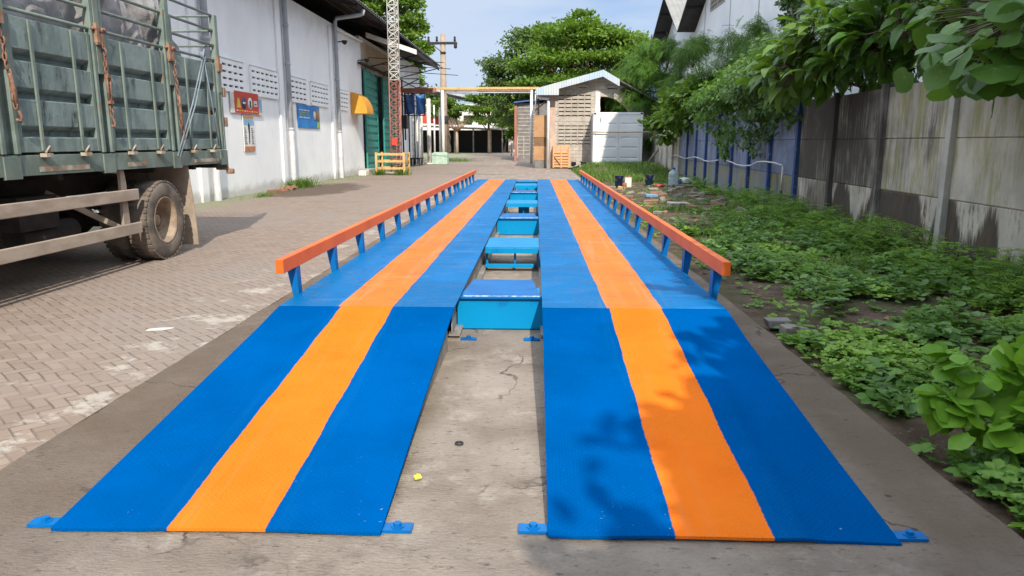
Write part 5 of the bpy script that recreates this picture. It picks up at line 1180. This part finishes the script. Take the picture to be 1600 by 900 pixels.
# bushes over the blue fence
big_leaf_plant('broadleaf_bush', 'light green broad leaved bush spilling over the pale fence', (6.3, 31, .1), [([(6.6, 31.5, 0), (6.4, 31, 2.4)], .05), ([(6.7, 29, 0), (6.3, 29, 2.4)], .05), ([(6.8, 33, 0), (6.2, 33, 2.3)], .05)],
    [((5.9, 32.6, 2.3), (.7, 1.0, .7)), ((6.0, 31, 2.9), (.8, 1, .6)), ((5.9, 29.8, 2.5), (.7, 1, .6)), ((6.3, 28.8, 3.2), (.8, 1, .6)), ((5.6, 34, 2.0), (.6, .8, .6))], 1900, .27, SMALL, L['bright'], droop=.3)
def vine(name, label, base, blobs, n, size, hang, lm, cat='creeper'):
    t = thing(name, base, label, cat); mb = MB()
    P, D, K = blob_points(blobs, n, 16, .26, .7)
    hp = []; 
    for (p, l) in hang:
        p = Vector(p); pts = [p + Vector((.05 * math.sin(i * 1.7), .06 * math.sin(i * 1.1), -l * i / 7)) for i in range(8)]; mb.tube(pts, .007, 4)
        for i in range(int(l * 75)):
            q = pts[0].lerp(pts[-1], random.random() ** .8); hp.append((q.x + random.gauss(0, .06), q.y + random.gauss(0, .10), q.z))
    for b in blobs: mb.tube([Vector(b[0]) + Vector((.1, random.uniform(-.8, .8), -.5)), Vector(b[0]), Vector(b[0]) + Vector((-.2, random.uniform(-.8, .8), .2))], .012, 5)
    if hp:
        hp = A(hp); P = np.concatenate([P, hp]); hd = np.tile(A([[-.8, -.3, -.1]]), (len(hp), 1)); D = np.concatenate([D, unit(hd + rng.normal(size=hp.shape) * .5)]); K = np.concatenate([K, rng.random(len(hp))])
    mb.build('stem', M['bark'], t)
    T = unit(D * .5 + rng.normal(size=D.shape) * .5 + A([-.2, -.1, -.7])); Nn = unit(D + A([-.5, -.3, .5]) + rng.normal(size=D.shape) * .35)
    leaves('foliage', SMALL, P, T, Nn, size * (.6 + .8 * rng.random(len(P))), lm, t, tint=.5 * K + .5 * rng.random(len(P)))
fx = fence_x
vine('creeper', 'dense dark creeper mound hanging over the blue fence', (fx(18), 18, 1), [((fx(15.6) - .05, 15.6, 2.75), (.55, .9, .5)), ((fx(16.8) - .15, 16.8, 2.75), (.6, 1.0, .75)), ((fx(18.2) - .2, 18.2, 2.6), (.55, 1.1, .8)), ((fx(19.8) - .15, 19.8, 2.75), (.55, 1.1, .75)), ((fx(17.8) + .3, 17.8, 3.4), (.6, 1.2, .5)), ((fx(16.2), 16.2, 2.2), (.35, .8, .4)), ((fx(18.6) - .2, 18.6, 2.0), (.28, .7, .4))], 9500, .105,
     [((fx(y) - .12, y, z), l) for y, z, l in ((16.9, 2.2, .55), (17.6, 2.1, .6), (18.3, 1.9, .75), (18.9, 1.9, .6), (19.5, 2.0, .7), (15.5, 2.4, .3), (16.3, 2.3, .4))], L['vine'])
vine('creeper', 'lighter green creeper with hanging strands further along the blue fence', (fx(23), 23, 1), [((fx(21.4) - .1, 21.4, 2.7), (.55, 1.1, .6)), ((fx(23) - .15, 23, 2.6), (.55, 1.1, .6)), ((fx(24.8), 24.8, 2.7), (.55, 1.2, .55)), ((fx(22.4) + .4, 22.4, 3.3), (.6, 1.2, .45)), ((fx(26.6), 26.6, 2.6), (.5, 1.0, .5))], 6500, .12,
     [((fx(y) - .12, y, z), l) for y, z, l in ((21.2, 2.3, .9), (22.0, 2.2, 1.2), (22.5, 2.2, 1.0), (23.2, 2.2, .8), (24.4, 2.3, .5), (26, 2.3, .4))], L['leuc'])
vine('wall_creeper', 'leafy creeper climbing the cream pilaster of the tall white wall', (7.5, 22.8, 3), [((7.42, 22.75, 4.7 + i * .62), (.26, .5 + .1 * (i % 2), .5)) for i in range(8)], 4200, .13, [((7.4, 22.6, 4.6), 1.0)], L['vine'])
big_leaf_plant('broadleaf_bush', 'bright long leaved bush above the creeper mound', (6.1, 20, .1), [([(6.5, 20, 0), (6.3, 20, 3.2)], .05), ([(6.6, 18, 0), (6.2, 18, 3)], .05)],
    [((6.2, 20.4, 3.4), (.5, .9, .5)), ((6.4, 19, 3.2), (.5, .9, .4)), ((6.4, 21.6, 3.2), (.6, .9, .5)), ((6.2, 17.4, 3.0), (.5, .8, .4)), ((6.9, 23, 3.2), (.6, .8, .4))], 900, .3, LONG, L['bright'], droop=.1)
# large glossy leaved tree over the stained fence
big_leaf_plant('glossy_leaved_tree', 'tree with long glossy dark leaves leaning over the stained fence', (5.9, 11.5, 0), [([(5.9, 12, 0), (5.8, 12, 2.3), (5.2, 12, 2.9)], .09), ([(5.9, 11.5, 0), (5.6, 11, 2.6), (4.9, 10.6, 2.9)], .07), ([(6, 13, 0), (5.6, 13.4, 2.8)], .07)],
    [((4.85, 13.6, 2.75), (.55, .8, .4)), ((4.95, 12.5, 2.95), (.5, .8, .4)), ((4.9, 11.9, 2.62), (.4, .5, .28)), ((5.0, 11.2, 2.95), (.45, .7, .4)), ((5.4, 12.2, 3.5), (.7, 1.0, .4)), ((5.3, 10.4, 3.1), (.45, .7, .4)), ((5.6, 13.6, 3.4), (.6, .9, .45)), ((4.6, 14.4, 2.75), (.4, .6, .35)), ((5.6, 11, 3.8), (.7, 1, .4)), ((5.5, 9.6, 3.0), (.35, .7, .4)), ((5.4, 8.8, 3.0), (.3, .6, .35)), ((5.7, 8.2, 3.2), (.5, 1, .45)), ((5.65, 10.8, 2.55), (.3, 1.1, .3)), ((5.55, 8.9, 2.55), (.25, 1, .3)), ((5.7, 12.6, 2.6), (.3, 1, .3))], 1500, .40, LONG, L['gloss'], droop=.5, out=(-.5, -.35, 0))
big_leaf_plant('pale_leaved_branch', 'spray of young bright long leaves at the tip of the glossy tree', (5.5, 13.2, 2), [([(5.7, 13.3, 2.4), (4.9, 13.4, 2.6), (4.5, 13.3, 2.75)], .03)],
    [((4.4, 13.4, 2.6), (.4, .5, .3)), ((4.5, 12.9, 2.95), (.35, .5, .3)), ((4.55, 12.3, 3.2), (.35, .4, .35))], 110, .40, LONG, L['bright'], droop=.35, out=(-.5, -.4, 0))
big_leaf_plant('round_leaved_tree', 'tree with huge round leaves hanging over the near fence corner', (5.6, 7.2, 0), [([(5.7, 7.6, 0), (5.4, 7.4, 2.2), (4.6, 7.2, 2.6)], .08), ([(5.7, 6.6, 0), (5.0, 6.2, 2.5), (4.3, 6.1, 2.7)], .07)],
    [((4.25, 7.2, 2.12), (.3, .5, .3)), ((4.45, 8.2, 2.35), (.35, .6, .35)), ((4.0, 7.0, 2.35), (.3, .5, .25)), ((4.55, 8.3, 2.65), (.4, .6, .35)), ((4.7, 6.9, 2.75), (.5, .8, .35)), ((4.2, 6.4, 2.55), (.35, .5, .4)), ((5.1, 8.6, 3.0), (.5, .8, .35)), ((4.9, 7.6, 2.3), (.3, .6, .2)), ((5.2, 7.4, 3.2), (.6, 1, .3)), ((4.5, 5.4, 2.9), (.5, .7, .4))], 300, .25, ROUND, L['round'], droop=.9, up=.35, out=(-.45, -.75, 0))
big_leaf_plant('round_leaved_sprig', 'spray of a few huge round leaves hanging lowest at the near fence top', (4.6, 7.2, 2.3), [([(5.2, 7.3, 2.45), (4.6, 7.1, 2.42), (4.2, 6.95, 2.25)], .014)], [((4.1, 7.05, 2.12), (.2, .4, .13)), ((4.35, 7.5, 2.15), (.2, .4, .13))], 12, .36, ROUND, L['round'], 'branch', droop=1.0, up=.25, out=(-.4, -.8, 0))
for p, l in (((4.62, 8.6, 2.55), 'big withered yellow brown leaf hanging among the round leaves'), ((4.62, 7.35, 2.36), 'big rusty brown dead leaf near the fence top corner')):
    tag(leaves('withered_leaf', ROUND, A([p]), A([[-.2, -.2, -1.]]), A([[-.4, -.9, .1]]), A([.34]), [L['dead'], L['dead']], tint=A([.9])), l, 'leaf')
big_leaf_plant('heart_leaved_plant', 'lime green heart leaved plant beside the concrete pad, right foreground', (2.45, 3.5, 0), [([(2.5, 3.55, 0), (2.42, 3.5, .3), (2.30, 3.45, .45)], .012), ([(2.5, 3.5, 0), (2.3, 3.3, .18), (2.12, 3.25, .22)], .01), ([(2.6, 3.6, 0), (2.7, 3.6, .45)], .012), ([(2.5, 3.4, 0), (2.5, 3.2, .2)], .01)],
    [((2.13, 3.50, .41), (.13, .15, .08)), ((2.30, 3.42, .38), (.14, .16, .12)), ((2.46, 3.5, .38), (.14, .18, .14)), ((2.12, 3.22, .17), (.10, .12, .07)), ((2.28, 3.25, .20), (.13, .14, .10)), ((2.42, 3.3, .22), (.14, .14, .12)), ((2.02, 3.45, .24), (.05, .06, .05), .03), ((2.7, 3.5, .4), (.2, .25, .15))], 250, .118, ROUND, L['lime'], 'plant', droop=.75, up=.5, out=(-.4, -.6, 0))
# trees along the fence, behind and beside the camera (they shade the weeds and the ramp)
make_tree('fence_tree', 'leafy tree by the fence whose branches shade the right ramp', (4.9, .2, 0), (2.5, .13, (4.4, .0, 3.2)), [((3.05, -2.5, 3.6), (.9, 1.0, .5)), ((2.85, -1.15, 3.6), (.68, .9, .5)), ((2.30, -1.95, 3.6), (.40, .7, .3), 1.1), ((3.25, .0, 3.7), (.72, .9, .5)), ((3.5, 1.2, 3.8), (.8, .9, .55)), ((3.7, 2.4, 3.9), (.8, .9, .6)), ((4.0, .6, 4.0), (1.0, 1.3, .7)), ((3.9, -1.0, 4.0), (1.0, 1.3, .7)), ((4.1, -2.6, 4.0), (1.0, 1.1, .7)), ((5.0, 1.6, 4.3), (1.2, 1.4, .8)), ((2.9, -3.5, 3.9), (1.1, .8, .6)), ((2.06, -3.8, 5.5), (.15, .18, .08), .006), ((3.0, -1.6, 3.9), (.65, 1.0, .3)), ((3.05, -2.5, 4.2), (.7, .9, .3))], 21000, .22, SMALL, L['tree'], 'tree', sub=14, spread=.34, shell=.35)
make_tree('fence_tree', 'leafy tree by the fence that shades the weed bed', (5.8, 5.0, 0), (3, .14, (5.6, 4.6, 4)), [((5.2, 4.2, 4.3), (1.2, 1.4, .8)), ((6.2, 5.4, 4.9), (1.4, 1.5, .9)), ((5.4, 2.6, 4.6), (1.2, 1.4, .9)), ((6.4, 3.2, 5.3), (1.4, 1.4, .9)), ((5.6, 6.8, 4.6), (1.2, 1.4, .8))], 5200, .24, SMALL, L['tree'], 'tree', sub=10, spread=.32)

# ------------------------------------------------------------------ ground cover
def cover(x, y):
    """how overgrown the soil is, 0..1"""
    f = .28 + .92 * mn.noise((x * .9, y * .7, 2.2)) + .62 * mn.noise((x * 2.3, y * 2.0, 5.1))
    e = x - 1.85; fd = fence_x(y) - x
    f += .34 * sstep(1.2, .3, fd) + .22 * sstep(14, 9, y)
    f -= .85 * sstep(.75, .25, e) * sstep(5.5, 7.0, y)
    f -= 1.0 * max(0, 1 - math.hypot((x - 3.25) / .75, (y - 5.0) / .65))
    f -= .8 * max(0, 1 - math.hypot((x - 2.35) / .5, (y - 7.6) / 1.2))
    f -= .62 * sstep(14.5, 18, y) * sstep(27, 24, y) * sstep(.6, 1.3, fd)
    f -= .3 * sstep(3.6, 2.6, x) * sstep(11, 14, y)
    return f
C, T_, N_, Sz, Ti = [], [], [], [], []
tries = 0
while len(C) < 19000 and tries < 220000:
    tries += 1
    y = 1.6 + 25 * random.random() ** 1.9; x = 1.93 + (fence_x(y) - 2.0) * random.random()
    f = cover(x, y)
    if random.random() > max(.05, sstep(.22, .50, f)): continue
    h = max(0, .015 + .22 * random.random() ** 1.8 * (0.6 + .8 * sstep(1.4, .3, fence_x(y) - x)) * sstep(.2, .8, f) * (.75 if x < 2.3 else 1) + (.07 * max(0, mn.noise((x * 1.1, y * 1.1, 9)))))
    a = random.uniform(0, 6.283); z = soil_z(x, y)
    C.append((x, y, z + h)); T_.append((math.cos(a), math.sin(a), random.uniform(-.15, .35))); N_.append((random.gauss(0, .28), random.gauss(-.1, .28), 1)); Sz.append(random.uniform(.045, .10) * random.choice((.8, 1, 1, 1.6)) * (1 + .25 * (y > 12)))
    Ti.append(min(1, max(0, .42 + .95 * mn.noise((x * 1.1, y * 1.1, 4)) + .35 * mn.noise((x * 5, y * 5, 4)) + random.gauss(0, .13))))
o = leaves('ground_weeds', CLUMP, A(C), A(T_), A(N_), A(Sz), L['weed'], tint=A(Ti)); tag(o, 'low leafy green weeds covering the soil beside the weighbridge', 'weeds', kind='stuff')
C, T_, N_, Sz, Ti = [], [], [], [], []
for i in range(2600):
    y = 2.2 + 13 * random.random() ** 1.4; x = 2.0 + (fence_x(y) - 2.1) * random.random()
    if mn.noise((x * 1.4, y * 1.2, 31)) < .0 or cover(x, y) < .05: continue
    cx_, cy_, h = x, y, random.uniform(.05, .24); t_ = random.random()
    for q in range(random.randint(4, 7)):
        a = random.uniform(0, 6.283); hh = h * random.uniform(.5, 1)
        C.append((cx_ + .015 * math.cos(a), cy_ + .015 * math.sin(a), soil_z(x, y) + hh)); T_.append((math.cos(a), math.sin(a), random.uniform(-.1, .5))); N_.append((random.gauss(0, .2), random.gauss(0, .2), 1)); Sz.append(random.uniform(.05, .11)); Ti.append(t_ * .7 + random.random() * .3)
o = leaves('broadleaf_weeds', SMALL, A(C), A(T_), A(N_), A(Sz), L['weed2'], tint=A(Ti)); tag(o, 'broader leaved weeds standing above the low ground cover', 'weeds', kind='stuff')
# taller feathery weeds near the fence
C, T_, N_, Sz = [], [], [], []
for i in range(2600):
    y = 6.5 + 12 * random.random(); x = fence_x(y) - .12 - abs(random.gauss(0, .5))
    if x < 2.6 or mn.noise((x, y * .8, 6)) < -.12: continue
    h = random.uniform(.03, .42) * sstep(1.6, 0, fence_x(y) - x); a = random.uniform(0, 6.283)
    C.append((x, y, soil_z(x, y) + h)); T_.append((math.cos(a), math.sin(a), random.uniform(.1, .7))); N_.append((random.gauss(0, .3), random.gauss(-.2, .3), 1)); Sz.append(random.uniform(.12, .26))
o = leaves('tall_weeds', FEATHER, A(C), A(T_), A(N_), A(Sz), L['weed']); tag(o, 'taller feathery weeds growing along the foot of the stained fence', 'weeds', kind='stuff')
def grass(name, label, fn, n, s0, s1):
    C, T_, N_, Sz, k = [], [], [], [], 0
    while len(C) < n and k < n * 30:
        k += 1; p = fn()
        if p is None: continue
        a = random.uniform(0, 6.283); C.append(p); T_.append((math.cos(a) * .7, math.sin(a) * .7, random.uniform(.4, 1.2))); N_.append((-math.cos(a), -math.sin(a), .9)); Sz.append(random.uniform(s0, s1))
    o = leaves(name, BLADE, A(C), A(T_), A(N_), A(Sz) , L['grass']); tag(o, label, 'grass', kind='stuff')
def g1():
    y = random.uniform(26.5, 41.5); x = random.uniform(1.95, fence_x(y) - .1)
    return (x, y, soil_z(x, y) - .01) if mn.noise((x * .8, y * .6, 1)) + .55 * sstep(27, 33, y) + .2 * (x - 3.5) * .4 > random.uniform(.0, .4) else None
grass('bank_grass', 'green grass bank in front of the white container', g1, 9000, .18, .42)
def g2():
    y = 8.5 + 10 * random.random() ** 1.3; x = random.uniform(2.2, fence_x(y) - .1)
    return (x, y, soil_z(x, y) - .01) if mn.noise((x * 1.2, y * .9, 12)) > random.uniform(.02, .3) else None
grass('weed_bed_grass', 'thin grass among the weeds beside the orange rail', g2, 6000, .10, .26)
def tuft(cx, cy, rx, ry): return lambda: (cx + random.gauss(0, rx), cy + random.gauss(0, ry), 0)
grass('wall_grass', 'bright grass tuft at the foot of the first white pilaster', tuft(-7.85, 24.6, .2, .45), 520, .2, .5)
grass('verge_grass', 'sparse grass along the warehouse wall foot', lambda: (random.uniform(-8.25, -7.5), random.uniform(18, 33), 0) if random.random() < .5 else (random.gauss(-7.5, .1), 20.3 + random.gauss(0, .3), 0), 420, .08, .2)
grass('barrier_grass', 'grass tufts growing inside the ochre barrier', lambda: random.choice([tuft(-7.1, 33.7, .12, .12), tuft(-6.1, 33.8, .15, .2)])(), 350, .2, .5)
grass('pole_grass', 'green grass around the foot of the utility pole', tuft(-6.6, 58.5, .9, 1.6), 900, .2, .45)
# litter: dead leaves
n = 900; yy = 2.2 + 22 * rng.random(n) ** 1.3; xx = 1.95 + (fence_x(yy) - 2.1) * rng.random(n)
C = A([(x, y, soil_z(x, y) + .012) for x, y in zip(xx, yy)]); a = rng.random(n) * 6.283
o = leaves('leaf_litter', SMALL, C, np.stack([np.cos(a), np.sin(a), rng.normal(size=n) * .1], 1), np.stack([rng.normal(size=n) * .2, rng.normal(size=n) * .2, np.ones(n)], 1), .03 + .05 * rng.random(n), L['dead']); tag(o, 'dry brown leaf litter scattered on the damp soil', 'leaf litter', kind='stuff')

# ------------------------------------------------------------------ loose things
def chunk(sx, sy, sz, seed):
    random.seed(seed); vs = [(x * sx / 2 * random.uniform(.75, 1.05), y * sy / 2 * random.uniform(.75, 1.05), (z + 1) * sz / 2 * random.uniform(.85, 1.05)) for z in (-1, 1) for y in (-1, 1) for x in (-1, 1)]
    return vs
rub = 0; random.seed(21)
spots = [(random.uniform(2.15, 4.9), random.uniform(15.5, 25.5)) for _ in range(64)]
for i, (x, y) in enumerate(spots):
    random.seed(100 + i); s = random.uniform(.14, .40); q = Euler((random.gauss(0, .1), random.gauss(0, .1), random.uniform(0, 3))).to_matrix()
    vs = [q @ Vector(v) + Vector((x, y, soil_z(x, y) - .01)) for v in chunk(s, s * random.uniform(.4, .8), random.uniform(.05, .11), 200 + i)]
    o = MB().add(vs, [(0, 2, 3, 1), (4, 5, 7, 6), (0, 1, 5, 4), (2, 6, 7, 3), (0, 4, 6, 2), (1, 3, 7, 5)]).build('rubble_piece', M['brick'] if i % 4 else M['brickred'], bevel=.01)
    tag(o, 'broken grey block piece lying on the bare soil' if i % 4 else 'broken reddish brick piece lying on the bare soil', 'rubble', 'rubble pieces on the bare soil')
random.seed(5)
for x, y, sx, sy, sz, m, l in ((2.0, 5.95, .20, .15, .045, 'cementdark', 'dark grey block by the pad edge, farther of two'), (2.04, 5.68, .22, .15, .05, 'brick', 'pale tan broken block by the pad edge, nearer of two')):
    vs = [Vector(v) + Vector((x, y, -.01)) for v in chunk(sx, sy, sz + .02, int(x * 1000))]
    tag(MB().add(vs, [(0, 2, 3, 1), (4, 5, 7, 6), (0, 1, 5, 4), (2, 6, 7, 3), (0, 4, 6, 2), (1, 3, 7, 5)]).build('block', M[m], bevel=.008), l, 'block')
def pail(x, y, label):
    z = soil_z(x, y) - .01; t = thing('bucket', (x, y, z), label, 'bucket')
    MB().lathe([(0, 0), (.125, 0), (.13, .02), (.148, .36), (.158, .362), (.158, .39), (.15, .392), (.14, .37), (.125, .03), (0, .028)], (x, y, z), n=28).lathe([(.147, .30), (.160, .305), (.160, .325), (.148, .33)], (x, y, z), n=28).build('tub', M['navy'], t)
    MB().tube([(x + .16 * math.cos(a), y - .02 - .1 * math.sin(a), z + .34 - .14 * math.sin(a)) for a in [math.pi * i / 10 for i in range(11)]], .006, 5).build('handle', M['steelgrey'], t)
pail(2.80, 25.0, 'dark navy bucket beside the white tin, nearer the orange rail'); pail(3.93, 25.8, 'dark navy bucket standing between the white tin and the water jug')
z = soil_z(3.06, 24.7); t = thing('paint_tin', (3.06, 24.7, z), 'tall square white paint tin with red brown top edge', 'tin')
MB().box(2.95, 3.17, 24.6, 24.8, z, z + .33).build('body', M['tin'], t, bevel=.02); MB().box(2.955, 3.165, 24.605, 24.795, z + .331, z + .35).lathe([(.03, .35), (.03, .38), (0, .38)], (3.1, 24.68, z), n=14).build('lid', M['tinred'], t)
z = soil_z(2.93, 24.5); o = MB().lathe([(0, 0), (.07, 0), (.075, .02), (.075, .16), (.07, .17), (0, .17)], (2.92, 24.45, z), n=18); tag(o.build('small_can', M['tinred']), 'small reddish can between navy bucket and white tin', 'can')
z = soil_z(2.7, 24.2); o = MB().obox((2.72, 23.9, z + .05), (.14, .1, .1), (.2, .1, .5)); tag(o.build('orange_box', M['yrail'], bevel=.01), 'small orange yellow box on the soil below the navy bucket', 'box')
z = soil_z(4.66, 25.3) + .05; t = thing('water_jug', (4.66, 25.3, z), 'large translucent water jug with blue cap', 'jug')
MB().lathe([(0, 0), (.15, 0), (.165, .02), (.165, .12), (.158, .14), (.165, .16), (.165, .26), (.158, .28), (.165, .30), (.165, .36), (.14, .44), (.06, .50), (.05, .52), (.05, .55), (0, .55)], (4.66, 25.3, z), n=28).build('bottle', M['jug'], t)
MB().lathe([(.056, .535), (.058, .58), (.05, .6), (0, .6)], (4.66, 25.3, z), n=18).build('cap', M['blue'], t)
z = soil_z(4.9, 25.6); o = MB().lathe([(0, 0), (.08, 0), (.09, .2), (.085, .24), (0, .24)], (4.9, 25.5, z + .03), n=18); tag(o.build('blue_can', M['blueplastic']), 'pale blue can right behind the water jug', 'can')
def sack(x, y, z, rx, ry, rz, m, name, label, cat):
    mb = MB(); mb.grid(lambda u, v: (lambda th, ph, k: (x + rx * k * math.cos(th) * math.sin(ph), y + ry * k * math.sin(th) * math.sin(ph), z + max(0, rz * (.45 + .9 * k * math.cos(ph)))))(2 * math.pi * u, math.pi * v, 1 + .35 * mn.noise((3 * math.cos(2 * math.pi * u) * math.sin(math.pi * v), 3 * math.sin(2 * math.pi * u) * math.sin(math.pi * v), 3 * math.cos(math.pi * v) + x))), 24, 14)
    tag(mb.build(name, M[m]), label, cat)
sack(5.12, 25.7, soil_z(5.1, 25.7) + .08, .22, .15, .16, 'offwhite', 'white_bag', 'crumpled white bag between the water jug and blue fence', 'bag')
sack(4.12, 24.9, soil_z(4.1, 24.9), .18, .1, .07, 'redplastic', 'red_wrapper', 'crumpled red plastic wrapper in front of the planks', 'wrapper')
for x, y, l, w, a, dz, lab in ((4.75, 25.1, 1.05, .2, .05, .0, 'pale plank under the water jug'), (5.15, 24.7, .8, .16, -.1, .04, 'short pale plank on the soil right of the water jug'), (3.2, 13.4, 1.0, .07, .15, .0, 'dark stick lying level on the soil beside the orange rail')):
    z = soil_z(x, y) + dz; o = MB().obox((x, y, z + .03), (l, w, .04), (0, .02, a)); tag(o.build('plank' if w > .1 else 'dead_branch', M['plank'] if w > .1 else M['bark'], bevel=.006), lab, 'plank' if w > .1 else 'branch')
z = soil_z(3.15, 20.2); o = MB().obox((3.15, 20.2, z + .05), (.34, .22, .09), (0, .05, .1)); tag(o.build('plastic_tub', M['blueplastic'], bevel=.02), 'pale blue plastic tub lying on the bare soil', 'tub')
z = soil_z(3.3, 17.2); o = MB().obox((3.32, 17.2, z + .04), (.48, .3, .1), (.05, .03, .2)); tag(o.build('hollow_block', M['cement'], bevel=.012), 'large pale concrete block lying on the bare soil', 'block')
t = thing('fallen_flower', (-.515, 3.03, .012), 'small yellow fallen flower on the concrete between the ramps', 'flower')
mb = MB()
for i in range(6): a = i * 1.047; mb.lathe([(0, 0), (.009, .004), (.007, .014), (0, .018)], (-.515 + .011 * math.cos(a), 3.03 + .011 * math.sin(a), .01 + .003 * (i % 2)), n=8)
mb.build('petal', M['fyellow'], t); MB().lathe([(0, .012), (.008, .014), (.006, .024), (0, .028)], (-.515, 3.03, .01), n=8).build('flower_centre', M['signyel'], t)
def gl(px, Y): return px
o = MB().tube([(-.37 + .018 * math.cos(a), 3.42 + .018 * math.sin(a), .016) for a in [2 * math.pi * i / 14 for i in range(14)]], .005, 6, closed=True); tag(o.build('iron_ring', M['ink']), 'small dark iron ring lying on the concrete between the ramps', 'ring')
o = MB().prism([(-3.1, 5.6), (-2.98, 5.62), (-2.92, 5.7), (-3.02, 5.69), (-3.1, 5.65)], 'Z', .002, .006); tag(o.build('paper_scrap', M['offwhite']), 'white paper scrap on the brick paving left of the ramp', 'scrap')
t = thing('wall_foot_rubble', (-7.7, 22.6, 0), 'low row of broken brown bricks at the white wall foot', 'rubble'); mb = MB()
for i in range(12): mb.obox((-7.75 + random.gauss(0, .12), 21.6 + i * .2, .05), (.12, .22, .1), (random.gauss(0, .2), random.gauss(0, .2), random.gauss(0, .5)))
mb.build('brick_row', M['brickred'], t)
o = MB().box(-7.9, -7.55, 33.0, 33.5, 0, .22); tag(o.build('white_step', M['offwhite'], bevel=.02), 'small white block step by the wall below the awning', 'block')
